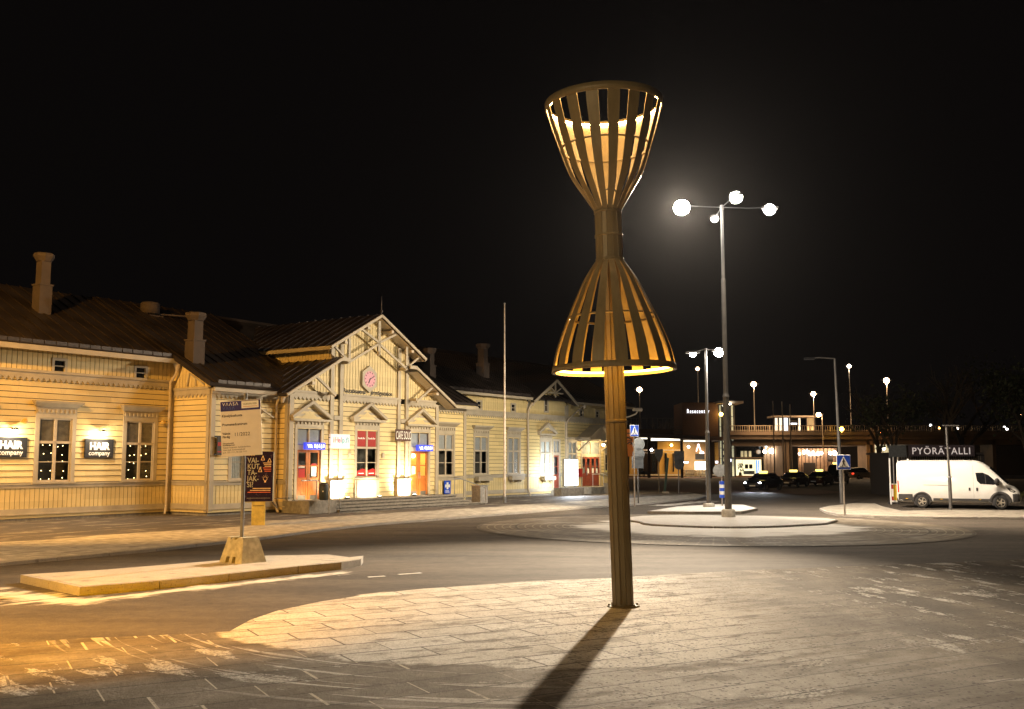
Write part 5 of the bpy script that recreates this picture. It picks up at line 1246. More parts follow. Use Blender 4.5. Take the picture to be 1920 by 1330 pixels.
    b = MB(); b.box(-.03, 0, -.03, .03, 2.2, 2.5); b.tube((.55, -.2, 2.46), (.55, -.2, 2.56), .05, n=8); b.build('roof_beacon', M['signwhite'], t)
    return t
p0 = G(1732, 953); van_rz = R(-27)
ca, sa = math.cos(van_rz), math.sin(van_rz)
# rear axle (1.28, -.99) sits on p0
vl = (p0[0] - (1.28 * ca + .99 * sa) , p0[1] - (1.28 * sa - .99 * ca), .0)
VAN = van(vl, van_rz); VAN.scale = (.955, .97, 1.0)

def car(name, label, loc_, rz, col, cat='car', estate=False, taxi=True, lights=0.0, tall=1.45, length=4.7, group=None, tail=False):
    t = thing(name, label, cat, loc_, rz, group)
    pt = pmat('car_paint_' + name, col, .3, .3, var=.05, coat=.8)
    L_ = length; k = L_ / 4.7; h = tall
    S = [(-.0, .42, .62, .70), (.08, .28, .78, .84), (.5, .22, .86, .89), (1.2, .2, .93, .91), (1.6, .2, .96, .91), (3.2, .2, .98, .91), (4.1, .22, 1.0, .90), (4.55, .26, .96, .86), (4.7, .36, .85, .78)]
    rings_ = []
    for x, zb_, zt, w_ in S:
        X = (L_ - x * k) - L_ / 2; half = [(w_ * .86, zb_), (w_, zb_ + .14), (w_, zt - .14), (w_ * .93, zt - .03), (w_ * .8, zt)]
        rings_.append([(X, -y, z) for y, z in half] + [(X, y, z) for y, z in reversed(half)])
    b = MB(); b.loft(rings_); b.build('body', pt, t)
    G_ = [(1.25, .93, .93, .80), (1.9, .94, h - .07, .66), (2.4, .96, h, .64), (3.3, .97, h - .01, .64), (3.9 if not estate else 4.35, .98, h - .12, .62), (4.35 if not estate else 4.62, .98, 1.0, .70)]
    rings_ = []
    for x, zb_, zt, w_ in G_:
        X = (L_ - x * k) - L_ / 2; rings_.append([(X, -.83, zb_ - .02), (X, -w_ - .04, max(zb_, zt - .12)), (X, -w_ + .1, zt), (X, w_ - .1, zt), (X, w_ + .04, max(zb_, zt - .12)), (X, .83, zb_ - .02)])
    b = MB(); b.loft(rings_); b.build('windows', M['darkglass'], t)
    b = MB(); rr = []
    for x, zb_, zt, w_ in G_[1:-1]:
        X = (L_ - x * k) - L_ / 2; rr.append([(X, -w_ + .02, zt - .03), (X, -w_ + .12, zt + .015), (X, w_ - .12, zt + .015), (X, w_ - .02, zt - .03)])
    b.loft(rr); b.build('roof', pt, t)
    for x in (.9, 3.72):
        for s_ in (-1, 1): wheel(t, (L_ - x * k) - L_ / 2, s_ * .82, .32, .2, s_)
    for s_ in (-1, 1):
        b = MB(); X = L_ / 2 - .14 * k; b.ball((X, s_ * .62, .66), .14, 10, 6, sz=.6)
        b.build('headlight', emat('headlight_on', (.9, .95, 1), lights) if lights else pmat('headlight_off', (.6, .6, .58), .15), t)
        b = MB(); b.box(-L_ / 2 + .0, -L_ / 2 + .08, s_ * .5, s_ * .8, .68, .86); b.build('tail_light', emat('tail_on', (1, .05, .02), 3) if tail else pmat('tail_off', (.3, .02, .02), .3), t)
        b = MB(); b.ball((L_ / 2 - 1.6 * k, s_ * .95, .98), .1, 8, 6); b.build('mirror', pt, t)
    b = MB(); b.box(L_ / 2 - .05, L_ / 2 + .01, -.26, .26, .38, .49); b.build('number_plate', M['signwhite'], t)
    b = MB(); b.box(L_ / 2 - .12, L_ / 2 - .03, -.42, .42, .52, .68); b.build('grille', M['ink'], t)
    if taxi:
        b = MB(); b.box(-.12, .12, -.36, .36, h + .01, h + .17); b.build('taxi_sign', emat('taxi_yellow', (1, .74, .16), 2.6), t, bevel=.03)
    return t
# ------------------------------------------------------------------ vehicles in place
HD = math.atan2(-.9, -.44)
def fwd(p, d): return (p[0] + .44 * d, p[1] + .9 * d, 0)
GT = 'waiting taxis by the forecourt'
p = G(1421, 921); car('taxi', 'dark taxi with bright white headlights and yellow roof sign, first of the rank', fwd(p, 2.2), HD - .18, (.02, .022, .03), 'taxi', lights=90, group=GT)
p = G(1480, 914); car('taxi', 'dark taxi with lit yellow roof sign, second of the rank', fwd(p, 2.2), HD - .1, (.03, .018, .014), 'taxi', estate=True, group=GT)
p = G(1530, 911); car('taxi', 'dark brown taxi with lit roof sign just before the minibus', fwd(p, 2.2), HD - .1, (.10, .05, .035), 'taxi', group=GT)
p = G(1563, 908); car('minibus', 'tall dark brown minibus taxi behind the crossing sign', fwd(p, 2.4), HD - .06, (.12, .07, .05), 'minibus', estate=True, tall=2.15, length=5.2)
p = G(1608, 899); car('parked_car', 'pale car with red tail lights at the bridge pier', (p[0] + 1, p[1] + 2, 0), HD + R(150), (.35, .28, .2), 'car', estate=True, taxi=False, tall=1.6, tail=True)
for k, (x, y, Y) in enumerate(((1405, 905, 80.7), (1434, 906, 80.2))):
    X, Z = AT(x, y, Y); lamp('headlight_beam', 'SPOT', (X, Y, Z), 260, COOL, .1, None, target=(X - 4, Y - 12, .0), spot=60, blend=.8)

# ------------------------------------------------------------------ signs and posts near the crossing
def crossing(p, zc, s, rz, label, base=.0):
    t = thing('crossing_sign', label, 'road sign', (p[0], p[1], base), rz, 'pedestrian crossing signs')
    b = MB(); b.tube((0, 0, 0), (0, 0, zc + s * .3), .035, n=10); b.build('post', M['pole2'], t)
    b = MB(); h = s / 2; b.ext([(-h, -.06, -h), (h, -.06, -h), (h, -.06, h), (-h, -.06, h)], (0, .025, 0)); pl = b.build('plate', M['signwhite'], t, bevel=.02); pl.location = (0, 0, zc)
    b = MB(); h = s / 2 * .93; b.ext([(-h, -.064, -h), (h, -.064, -h), (h, -.064, h), (-h, -.064, h)], (0, .004, 0)); q = b.build('blue_field', M['blue'], t); q.location = (0, 0, zc)
    b = MB(); b.ext([(-h * .9, -.069, -h * .72), (h * .9, -.069, -h * .72), (0, -.069, h * .9)], (0, .004, 0)); q = b.build('white_triangle', M['signwhite'], t); q.location = (0, 0, zc)
    b = MB(); y = -.073; u = h
    b.ball((0, y, u * .50), u * .085, 10, 6); B_ = lambda p_, q_, w_: b.bar((p_[0] * u, y, p_[1] * u), (q_[0] * u, y, q_[1] * u), w_ * u, .006)
    B_((0, .42), (-.02, -.1), .20); B_((-.02, .36), (-.22, .02), .08); B_((.03, .36), (.22, .06), .08); B_((-.03, -.08), (-.24, -.62), .12); B_((.0, -.08), (.1, -.35), .13); B_((.1, -.35), (.22, -.62), .11)
    for x in (-.52, -.38, .38, .52): B_((x * .9, -.5 - abs(x) * .1), (x * 1.12, -.68), .07)
    q = b.build('walking_figure', M['ink'], t); q.location = (0, 0, zc)
    b = MB(); b.box(-.05, .05, -.035, .045, -.04, .02); q = b.build('clamp', M['steel'], t); q.location = (0, 0, zc - s * .28)
    return t
p = G(1190, 950, .08); X, Z = AT(1190, 808, p[1]); crossing(p, Z - .08, .60, R(35), 'pedestrian crossing sign right beside the sculpture pole, at the station pavement', .08)
p = G(1584, 967, .1); X, Z = AT(1584, 867, p[1]); crossing(p, Z - .1, .64, R(8), 'pedestrian crossing sign on the snowy verge before the taxis', .10)
def back_signs(x, ybase, discs, label, rz=.2):
    p = G(x, ybase, .08); t = thing('traffic_sign', label, 'road sign', (p[0], p[1], .08), rz, 'dark sign backs by the crossing')
    zt = max(AT(x, d[1], p[1])[1] for d in discs)
    b = MB(); b.tube((0, 0, 0), (0, 0, zt), .04, n=10); b.build('post', M['pole'], t)
    for dx, y, r, kind in discs:
        X, Z = AT(x + dx, y, p[1]); b = MB(); cx_ = X - p[0]; Z -= .08
        if kind == 'o': b.ext([(cx_ + r * math.cos(R(18 * i)), -.05, Z + r * math.sin(R(18 * i))) for i in range(20)], (0, .02, 0))
        elif kind == 'v': b.ext([(cx_ - r, -.05, Z + r), (cx_ + r, -.05, Z + r), (cx_ + r * .9, -.05, Z - r * .3), (cx_, -.05, Z - r * 2.2), (cx_ - r * .9, -.05, Z - r * .3)], (0, .02, 0))
        else: b.box(cx_ - r, cx_ + r, -.05, -.03, Z - r, Z + r)
        b.box(cx_ - r * .8, cx_ + r * .8, -.06, -.05, Z - .03, Z + .03); b.build('sign_back', M['slate'], t)
    return t
M['slate'] = pmat('sign_back_grey', (.09, .10, .11), .5, .3)
back_signs(1197, 944, ((0, 833, .36, 'o'), (0, 852, .36, 'o'), (-2, 867, .34, 's')), 'three dark sign backs stacked on a post behind the crossing sign by the sculpture')
back_signs(1236, 924, ((-1, 851, .34, 'v'),), 'shield shaped sign back on a thin post left of the green pole')
back_signs(1273, 927, ((0, 856, .38, 's'), (0, 871, .38, 'o')), 'two dark sign backs on a post right of the green pole')
p = G(1246, 925, .08)
t = thing('leaning_post', 'leaning dark green post with a lamp post behind', 'post', (p[0], p[1], .08)); b = MB(); b.bar((0, 0, 0), (.30, 0, 2.6), .16, .12); b.build('post', pmat('dark_green', (.02, .05, .035), .5), t); b = MB(); b.box(-.15, .3, -.15, .15, 0, .12); b.build('foot', M['concrete'], t)
p = G(1356, 949, .12)
t = thing('keep_right_post', 'round sign back over a blue and white banded post beside the tallest mast', 'road sign', (p[0] - .05, p[1], .12))
b = MB(); b.tube((0, 0, 0), (0, 0, 2.15), .035, n=8); b.build('post', M['pole2'], t)
for k in range(5): b = MB(); b.tube((0, 0, .42 + k * .17), (0, 0, .42 + (k + 1) * .17), .13, n=14); b.build('band', M['blue'] if k % 2 == 0 else M['signwhite'], t)
b = MB(); b.ext([(-.12 + .33 * math.cos(R(15 * i)), -.05, 1.83 + .33 * math.sin(R(15 * i))) for i in range(24)], (0, .02, 0)); b.box(-.4, .16, -.06, -.05, 1.62, 1.66); b.build('sign_back', pmat('sign_back_pale', (.32, .32, .31), .4, .4), t)
# dark pole with amber lamp, pole before the van, posts behind the van
p = G(1579, 944, .1); X, Z = AT(1576, 676, p[1])
t = thing('lamp_post', 'tall dark lamp post with a bent arm behind the verge crossing sign', 'street lamp', (p[0], p[1], .1)); b = MB(); b.tube((0, 0, 0), (-.15, 0, Z), .10, .06, 10); b.path([(-.15, 0, Z), (-1.0, 0, Z + .06), (-1.5, 0, Z + .02)], .04, 6); b.build('post', M['pole'], t)
b = MB(); b.box(-1.85, -1.3, -.12, .12, Z - .06, Z + .05); b.build('lamp_head', M['black'], t)
p = G(1783, 956, .1); X, Z = AT(1779, 803, p[1])
t = thing('lamp_post', 'grey two-stage lamp post standing in front of the white van', 'street lamp', (p[0], p[1], .1)); b = MB(); b.tube((0, 0, 0), (0, 0, 1.55), .085, .08, 12); b.tube((0, 0, 1.55), (-.05, 0, Z), .055, .045, 12); b.box(-.2, .55, -.08, .08, Z, Z + .05); b.build('post', M['pole'], t)
b = MB(); b.lathe([(0, 1.53), (.1, 1.53), (.09, 1.6), (0, 1.6)], 12); b.build('collar', M['steel'], t)

# ------------------------------------------------------------------ bicycle garage with its lettering
X0, Z0 = AT(1672, 868, 72); X1, _ = AT(1875, 868, 72)
BG = thing('bicycle_garage', 'dark slatted bicycle garage with letters over the white van', 'garage', (X0, 72, 0))
Wg = X1 - X0; b = MB(); b.box(.2, Wg - .8, .6, 5, 0, 2.9); b.box(0, Wg - 1.0, .3, 5.2, 2.9, 3.05); b.build('shell', pmat('garage_dark', (.05, .045, .045), .6, .3), BG)
b = MB(); x = .6
while x < Wg - 1: b.box(x, x + .05, .5, .6, .1, 2.85); x += .16
b.build('slats', pmat('garage_slats', (.16, .14, .12), .5, .4), BG)
t = thing('name_board', 'long grey board with pale capital letters on the bicycle garage roof edge', 'sign', (AT(1703, 845, 72)[0], 71.9, AT(1703, 856, 72)[1]))
LW = AT(1826, 845, 72)[0] - AT(1703, 845, 72)[0]; b = MB(); b.box(0, LW, 0, .08, 0, .80); b.build('board', pmat('violet_grey', (.075, .06, .075), .5), t)
text('letters', 'PYÖRÄTALLI', .68, emat('letters_dim', (.8, .72, .68), .34), t, (.20, -.012, .15), sx=(LW - .4) / (.68 * 6.35), ext=.01, space=1.12)
for x, w_, c in ((1668, 1.1, 'slate'),):
    X, Z = AT(x, 857, 66); t = thing('information_board', 'blank dark information panel on twin posts behind the van', 'sign', (X, 66, 0)); b = MB(); b.box(0, w_, 0, .1, Z, Z + .75); b.build('panel', M['slate'], t)
    b = MB(); b.tube((.25, .05, 0), (.25, .05, Z), .05, n=8); b.tube((.55, .05, 0), (.55, .05, Z + .7), .05, n=8); b.build('post', M['steel'], t)
p = G(1676, 945)
t = thing('roadwork_board', 'red yellow and white warning board standing at the tail of the van', 'barrier', (p[0], p[1], 0), R(-10)); b = MB(); b.box(-.2, .2, -.02, .02, .1, 1.15); b.build('panel', M['signwhite'], t)
for z, w_, c in ((.85, .15, 'red'), (.2, .12, 'red')): b = MB(); b.box(-.16, .0, -.026, -.02, z, z + w_ + .1); b.build('stripe', M[c], t)
b = MB(); b.box(0, .18, -.026, -.02, .2, 1.1); b.build('stripe', pmat('yellow_warning', (.75, .5, .04), .4), t); b = MB(); b.box(-.3, .3, -.2, .2, 0, .1); b.build('foot', M['rubber'], t)
b = MB(); b.tube((0, 0, 0), (0, 0, 2.6), .045, n=8); o = b.build('white_post', M['signwhite']); q = G(1671, 946); o.location = (q[0], q[1], 0); tag(o, 'thin white post left of the red and yellow warning board', 'post')

# ------------------------------------------------------------------ bridge
YB_ = 150.0
def bx(mb, x0, x1, y0, y1, Y, d=.3, mi=0):
    a, zt = AT(x0, y0, Y); c, zb_ = AT(x1, y1, Y); mb.box(a, c, Y, Y + d, zb_, zt, mi)
M['deck'] = pmat('bridge_concrete', (.17, .13, .095), .85, var=.2, scale=.3, dirt=(.08, .06, .045)); M['pier'] = pmat('pier_concrete', (.22, .17, .125), .85, var=.25, scale=.4)
BR = thing('road_bridge', 'long concrete road bridge with railing and piers crossing behind the taxis', 'bridge', (0, 0, 0))
b = MB()
bx(b, 1366, 2300, 809, 816, YB_, 12); bx(b, 1366, 2300, 816, 824, YB_ + .6, 11, 0); bx(b, 1372, 1625, 826, 836, YB_ + 1.8, 8); bx(b, 1560, 2300, 824, 834, YB_ + 1.5, 9)
b.build('deck', M['deck'], BR)
b = MB(); x = 1368.0
a, zt = AT(1366, 798, YB_); c, _ = AT(2300, 798, YB_); zl = AT(1366, 809, YB_)[1]
b.box(a, c, YB_, YB_ + .1, zt - .07, zt); b.box(a, c, YB_, YB_ + .08, zl + .12, zl + .18)
X = a
while X < c: b.box(X, X + .05, YB_ + .02, YB_ + .07, zl, zt); X += .34
X = a
while X < c: b.box(X, X + .12, YB_, YB_ + .12, zl, zt + .04); X += 3.0
b.build('railing', pmat('railing_grey', (.34, .28, .2), .5, .3), BR)
for x0, x1, y1 in ((1466, 1473, 893), (1474, 1481, 893), (1482, 1487, 893), (1624, 1634, 902), (1637, 1642, 900), (1860, 1870, 900)):
    b = MB(); bx(b, x0, x1, 822, y1, YB_ + 1.5, 4); b.build('pier', M['pier'], BR)
b = MB(); bx(b, 1636, 1700, 832, 902, YB_ + 6, .5)
for k in range(8): bx(b, 1640 + k * 8, 1644 + k * 8, 834, 900, YB_ + 5.8, .2)
b.build('abutment', pmat('abutment', (.30, .26, .17), .85, var=.2, scale=.4), BR)
# lit stop on the bridge
X0, Z0 = AT(1452, 806, 156); t = thing('glass_shelter', 'lit glazed shelter standing on the bridge deck', 'shelter', (X0, 158, 7.0))
def rel(x, y, Y=158): a, z = AT(x, y, Y); return a - X0, z - 7.0
b = MB(); a0, z0 = rel(1450, 781); a1, z1 = rel(1531, 779); b.box(a0, a1, -.5, 4, z0 - .15, z0 + .12); b.build('roof', M['pier'], t)
gl_ = emat('shelter_light', (1, .93, .75), .8)
for x0, x1, m_ in ((1453, 1459, gl_), (1461, 1468, gl_), (1470, 1478, emat('shelter_cool', (.8, .9, 1), 1.6)), (1479, 1482, gl_), (1496, 1502, gl_), (1513, 1527, emat('shelter_dim', (1, .85, .5), .12))):
    b = MB(); a, zt = rel(x0, 784); c, zb_ = rel(x1, 808); b.box(a, c, .2, .3, zb_, zt); b.build('glazing', m_, t)
b = MB(); a, zt = rel(1483, 790); c, zb_ = rel(1495, 796); b.box(a, c, -.1, .1, zt - .3, zt + .2); b.build('screen', M['ink'], t); b = MB(); a, zt = rel(1483, 793.5); c, zb_ = rel(1494, 796); b.box(a, c, -.1, .1, zb_, zt); b.build('lit_strip', emat('strip_blue', (.8, .85, 1), 3), t)
b = MB()
for x in (1452, 1460, 1469, 1479, 1496, 1512, 1529): a, zt = rel(x, 782); _, zb_ = rel(x, 808); b.box(a - .06, a + .06, 0, .12, zb_, zt)
b.build('frame', M['black'], t)

# ------------------------------------------------------------------ travel centre on the left of the bridge
YT = 151.0
TC = thing('travel_centre', 'low brown travel centre with long lit canopy and brick tower', 'building', (0, 0, 0))
M['ochre'] = pmat('ochre_wall', (.52, .30, .07), .7, var=.12, scale=.5); M['darkwall'] = pmat('dark_wall', (.06, .04, .03), .8)
b = MB(); bx(b, 1179, 1352, 823, 897, YT + 12, .5); b.build('back_wall', M['darkwall'], TC)
for q_ in ((1233, 1278, 828), (1180, 1196, 856), (1340, 1352, 830)): b = MB(); bx(b, q_[0], q_[1], q_[2], 893, YT + 9, .4); b.build('ochre_wall', M['ochre'], TC)
b = MB(); bx(b, 1281, 1334, 829, 893, YT + 8, .4); b.build('end_wall', pmat('end_wall', (.42, .27, .12), .75, var=.15, scale=.4), TC)
for x0, x1 in ((1246, 1251), (1261, 1264), (1197, 1206), (1222, 1230)): b = MB(); bx(b, x0, x1, 850, 885, YT + 8.6, .2); b.build('window', M['darkglass'], TC)
b = MB(); a, zt = AT(1178, 815, YT); c, zt2 = AT(1352, 829, YT)
b.add([(AT(1176, 812, YT)[0], YT - 2, AT(1176, 812, YT)[1]), (AT(1352, 822, YT)[0], YT - 2, AT(1352, 820, YT)[1]), (AT(1352, 822, YT)[0], YT + 13, AT(1352, 820, YT)[1]), (AT(1176, 812, YT)[0], YT + 13, AT(1176, 812, YT)[1])] +
      [(AT(1176, 819, YT)[0], YT - 2, AT(1176, 819, YT)[1]), (AT(1352, 827, YT)[0], YT - 2, AT(1352, 827, YT)[1]), (AT(1352, 827, YT)[0], YT + 13, AT(1352, 827, YT)[1]), (AT(1176, 819, YT)[0], YT + 13, AT(1176, 819, YT)[1])],
      [(0, 1, 2, 3), (7, 6, 5, 4), (0, 4, 5, 1), (1, 5, 6, 2), (2, 6, 7, 3), (3, 7, 4, 0)])
b.build('canopy', pmat('canopy_brown', (.14, .10, .08), .7), TC)
for x0, x1, y0, y1, st_ in ((1196, 1214, 821, 823.5, 1.5), (1221, 1276, 822.5, 826.5, 1.9), (1282, 1329, 826, 828.5, 1.4)):
    b = MB(); bx(b, x0, x1, y0, y1, YT + .3, .3); b.build('soffit_light', emat('soffit_%d' % x0, (1, .93, .72), st_), TC)
for x0 in (1214.5, 1276, 1330):
    b = MB(); bx(b, x0, x0 + 5.5, 820, 897, YT - 1, .5); b.build('column', M['darkwall'], TC)
b = MB(); bx(b, 1196, 1276, 843, 845.5, YT + 5, .3); bx(b, 1196, 1270, 849, 850, YT + 5, .2); b.build('beam', pmat('beam', (.3, .26, .22), .6), TC)
b = MB(); bx(b, 1179, 1352, 889.5, 892, YT + 8.2, .3); b.build('step', pmat('lit_kerb', (.5, .42, .3), .7), TC)
b = MB(); bx(b, 1279, 1347, 755, 823, YT + 1, 8); b.build('brick_tower', M['brick'], TC)
b = MB(); bx(b, 1163, 1262, 805, 816, YT + 2, 6); b.build('terrace_wall', M['darkwall'], TC)
b = MB(); a, zt = AT(1163, 784, YT + 2); c, zb_ = AT(1262, 805, YT + 2); b.box(a, c, YT + 2, YT + 2.06, zt - .05, zt); X = a
while X < c: b.box(X, X + .06, YT + 2, YT + 2.06, zb_, zt); X += .8
bx(b, 1262, 1279, 800, 801, YT + 2, .1); bx(b, 1262, 1279, 805, 806, YT + 2, .1); bx(b, 1262, 1279, 809, 811, YT + 2, .1)
b.build('terrace_railing', M['pole'], TC)
X, Z = AT(1290, 773, YT); text('lettering', 'Resecenter', .85, emat('letters_white', (.9, .93, 1), 2.2), TC, (X, YT + .9, Z - .1), sx=.62, ext=.01, off=.0, space=1.4)
X, Z = AT(1310, 842, YT + 7.8); b = MB()
for s_ in (-1, 1): b.bar((X, YT + 7.9, Z + .75), (X + s_ * .35, YT + 7.9, Z - .4), .16, .1)
b.ball((X + .5, YT + 7.8, Z - .7), .38, 8, 6); b.build('lit_emblem', emat('emblem', (1, .85, .85), 1.6), TC)
b = MB(); bx(b, 1304, 1321, 851, 862, YT + 7, .3); b.build('dark_screen', M['ink'], TC)
for x0, x1, y0, y1, c, s_, lb in ((1303.5, 1323, 866, 881, (1, .95, .8), 4.5, 'bright white lit panel on the wall above the bicycles'), (1281, 1291, 866, 868.5, (.7, .75, 1), 3.5, 'thin bluish white lit sign left of the bicycles'), (1342, 1346, 865, 868.5, (.75, .8, 1), 5, 'small bluish lit sign left of the lift tower')):
    b = MB(); bx(b, x0, x1, y0, y1, YT + 6.5, .25); o = b.build('lit_sign', emat('lit_panel_%d' % x0, c, s_)); tag(o, lb, 'sign')
lamp('canopy_light', 'AREA', (AT(1255, 850, YT + 4)[0], YT + 4, 5.4), 330, (1, .62, .22), 4); lamp('canopy_light', 'AREA', (AT(1306, 850, YT + 4)[0], YT + 4, 5.4), 300, (1, .72, .4), 4)
lamp('canopy_light', 'AREA', (AT(1200, 850, YT + 4)[0], YT + 5, 5.0), 90, (1, .62, .3), 4)
X, Z = AT(1259, 834, YT + 7); 
def wall_light(x, y, Y, col, r, s_, power, label, grp=None):
    X, Z = AT(x, y, Y); b = MB(); b.ball((0, 0, 0), r, 10, 6); b.tube((0, 0, 0), (0, .5, .1), .05, n=6); o = b.build('wall_light', emat('wl%d_%d' % (x, y), col, s_)); o.location = (X, Y, Z); tag(o, label, 'wall light', grp)
    if power: lamp('wall_glow', 'POINT', (0, -.7, 0), power, col, .3, o)
wall_light(1259, 835, YT + 8, (1, .7, .2), .22, 12, 30, 'orange light on the ochre wall left of the two sign backs')
wall_light(1221.5, 844, YT + 4, (1, .93, .9), .22, 16, 20, 'white light at the beam end beside the first canopy column')
wall_light(1291, 838, YT + 7, (1, .95, .85), .22, 8, 20, 'small white light under the canopy above the bicycles')
wall_light(1078.5, 708, 130, (1, .9, .8), .22, 9, 0, 'tiny pale lamp above the roof of the station, left of the sculpture pole')
# lift tower
t = thing('lift_tower', 'slim glazed lift tower lit pale yellow with a flat overhanging roof', 'lift tower', (0, 0, 0))
lt = emat('lift_light', (.95, .85, .55), .40)
b = MB()
for x0, x1, y0, y1 in ((1349, 1354, 760, 893), (1371, 1377, 760, 893), (1356, 1370, 822, 893)): bx(b, x0, x1, y0, y1, YT + 2.6, .2)
b.build('lit_wall', lt, t)
b = MB()
for x in (1348, 1354.5, 1370.5, 1377.5): bx(b, x - .5, x + .8, 756, 895, YT + 1, .2)
for y in (781, 800, 808, 821, 840, 860): bx(b, 1348, 1378, y, y + .9, YT + 1, .2)
for k in range(4): b.bar((AT(1356, 830 + 12 * k, YT + 1.5)[0], YT + 1.5, AT(1356, 830 + 12 * k, YT + 1.5)[1]), (AT(1369, 846 + 12 * k, YT + 1.5)[0], YT + 1.5, AT(1369, 846 + 12 * k, YT + 1.5)[1]), .3, .3)
b.build('frame', M['black'], t)
b = MB(); bx(b, 1347, 1394, 752, 756.5, YT - 1, 6); b.build('roof', M['pier'], t)
b = MB(); bx(b, 1348.5, 1377, 758, 894, YT + 1.25, .05); b.build('pane', M['glass'], t)
wall_light(1352, 777, YT + .6, (1, .6, .12), .3, 14, 60, 'orange light on the lift tower'); wall_light(1368, 756.8, YT - .5, (1, .95, .8), .22, 14, 40, 'white light under the lift tower roof')
# lit kiosk
t = thing('kiosk', 'small glowing glazed kiosk with blue stripe under the bridge', 'kiosk', (0, 0, 0))
b = MB(); bx(b, 1374, 1431, 857.5, 860, YT + 1, 5); b.build('roof', M['pier'], t)
b = MB(); bx(b, 1380, 1428, 862, 892, YT + 5, .2); b.build('lit_interior', emat('kiosk_light', (1, .9, .55), 1.0), t)
for x0, x1, y0, y1, m_ in ((1397, 1403, 871, 879, M['room']), (1405, 1411, 871, 879, M['room']), (1394, 1415, 883, 890, pmat('kiosk_counter', (.4, .5, .5))), (1405, 1409, 884, 887, M['ink'])):
    b = MB(); bx(b, x0, x1, y0, y1, YT + 4.6, .2); b.build('fitting', m_, t)
for x0, x1 in ((1418, 1420.5), (1422, 1424)): b = MB(); bx(b, x0, x1, 863, 889, YT + 1.2, .2); b.build('blue_stripe', emat('kiosk_blue', (.03, .25, .8), 1.0), t)
b = MB(); bx(b, 1366, 1371, 861, 866, YT, .2); b.build('lit_square', emat('kiosk_sq', (.75, .78, 1), 4), t)
b = MB(); bx(b, 1366, 1376, 875, 893, YT + 2, .2); b.build('lit_door', emat('kiosk_door', (1, .85, .5), .8), t)
b = MB()
for x in (1380, 1392, 1416, 1428): bx(b, x - .3, x + .4, 860, 893, YT + 1, .15)
bx(b, 1379, 1429, 892, 894, YT + 1, .3); b.build('frame', M['ochre'], t)
b = MB(); b.lathe([(0, 0), (.25, 0), (.2, .5), (.25, .5)], 8)
for k in range(60): a = random.uniform(0, 6.28); r_ = random.uniform(0, .5); z = random.uniform(.5, 1.7); b.add([(r_ * math.cos(a), r_ * math.sin(a), z), (r_ * math.cos(a) + .18, r_ * math.sin(a), z + .1), (r_ * math.cos(a) + .05, r_ * math.sin(a) + .15, z + .2)], [(0, 1, 2)])
o = b.build('pot_plant', pmat('plant_green', (.12, .14, .03), .7)); o.location = (AT(1388, 890, YT + 3)[0], YT + 3, AT(1388, 892, YT + 3)[1]); tag(o, 'pot plant inside the left pane of the lit kiosk', 'plant')
# concrete walls with lamps under the bridge
def lit_wall(x0, x1, y0, y1, label, lamps, Y=YT + 6, base=(.36, .25, .17)):
    t = thing('wall_block', label, 'wall', (0, 0, 0), group='lamp lit walls under the bridge'); b = MB(); bx(b, x0, x1, y0, y1, Y, .4)
    xx = x0 + 6
    b.build('wall', pmat('wall_%d' % x0, base, .8, var=.2, scale=.4), t)
    b = MB()
    while xx < x1: bx(b, xx, xx + .35, y0, y1, Y - .03, .03); xx += 7
    b.build('joint', M['darkwall'], t)
    for x, y, pw_, r_ in lamps:
        X, Z = AT(x, y, Y - .8); b = MB(); b.ball((X, Y - .8, Z), r_, 10, 6); b.build('globe', emat('globe%d_%d' % (x, y), (1, .8, .6), 12), t)
        b = MB(); b.path([(X, Y - .8, Z - .2), (X, Y - .5, Z - .6), (X, Y, Z - .5)], .05, 6); b.build('bracket', M['black'], t)
        if pw_: lamp('globe_light', 'POINT', (X, Y - 1.3, Z), pw_, (1, .62, .34), .35, t)
    return t
lit_wall(1432, 1464, 838, 893, 'pale wall with three globe lamps and a star emblem left of the bridge piers', ((1434, 847, 40, .3), (1447, 846, 90, .42), (1458, 850, 60, .36)), base=(.25, .2, .15))
lit_wall(1497, 1570, 841, 897, 'pinkish lit wall with star emblem and white letters behind the taxis', ((1499, 851, 90, .2), (1508, 848, 60, .3), (1534, 851, 110, .3), (1540, 850, 60, .26), (1557, 850, 70, .28), (1565, 850, 90, .36)))
def star(x, y, Y, s_):
    X, Z = AT(x, y, Y); b = MB(); b.ext([(X, Y, Z + s_), (X + s_ * .3, Y, Z + .25 * s_), (X + s_ * .5, Y, Z), (X + s_ * .3, Y, Z - .25 * s_), (X, Y, Z - s_), (X - s_ * .3, Y, Z - .25 * s_), (X - s_ * .5, Y, Z), (X - s_ * .3, Y, Z + .25 * s_)], (0, .1, 0)); return b
for x, y, lb in ((1436.5, 836.5, 'blue white star emblem above the wall with three globes'), (1513.5, 847, 'blue white star emblem above the white letters')):
    o = star(x, y, YT + 5, .42).build('star_emblem', emat('star_%d' % x, (.62, .84, 1), 3)); tag(o, lb, 'emblem', 'lit star emblems')
X, Z = AT(1516, 854.5, YT + 5.6); t = thing('lit_lettering', 'white lit lettering on the pinkish wall', 'sign', (X, YT + 5.6, Z)); text('letters', 'Bar Ve', 1.0, emat('let_w', (.8, .95, 1), 4), t, (0, 0, 0), sx=.36, off=.03, ext=.03)
b = MB(); bx(b, 1507, 1530, 868, 893, YT + 5.5, .2); t = b.build('gate', M['ink']); tag(t, 'dark gate in the pinkish lit wall', 'gate')
b = MB(); bx(b, 1552, 1562, 852, 866, YT + 5.4, .2); bx(b, 1552, 1562, 862, 863, YT + 5.3, .1); t = b.build('hanging_screen', M['ink']); tag(t, 'square dark screen under the lamps of the pinkish wall', 'screen')
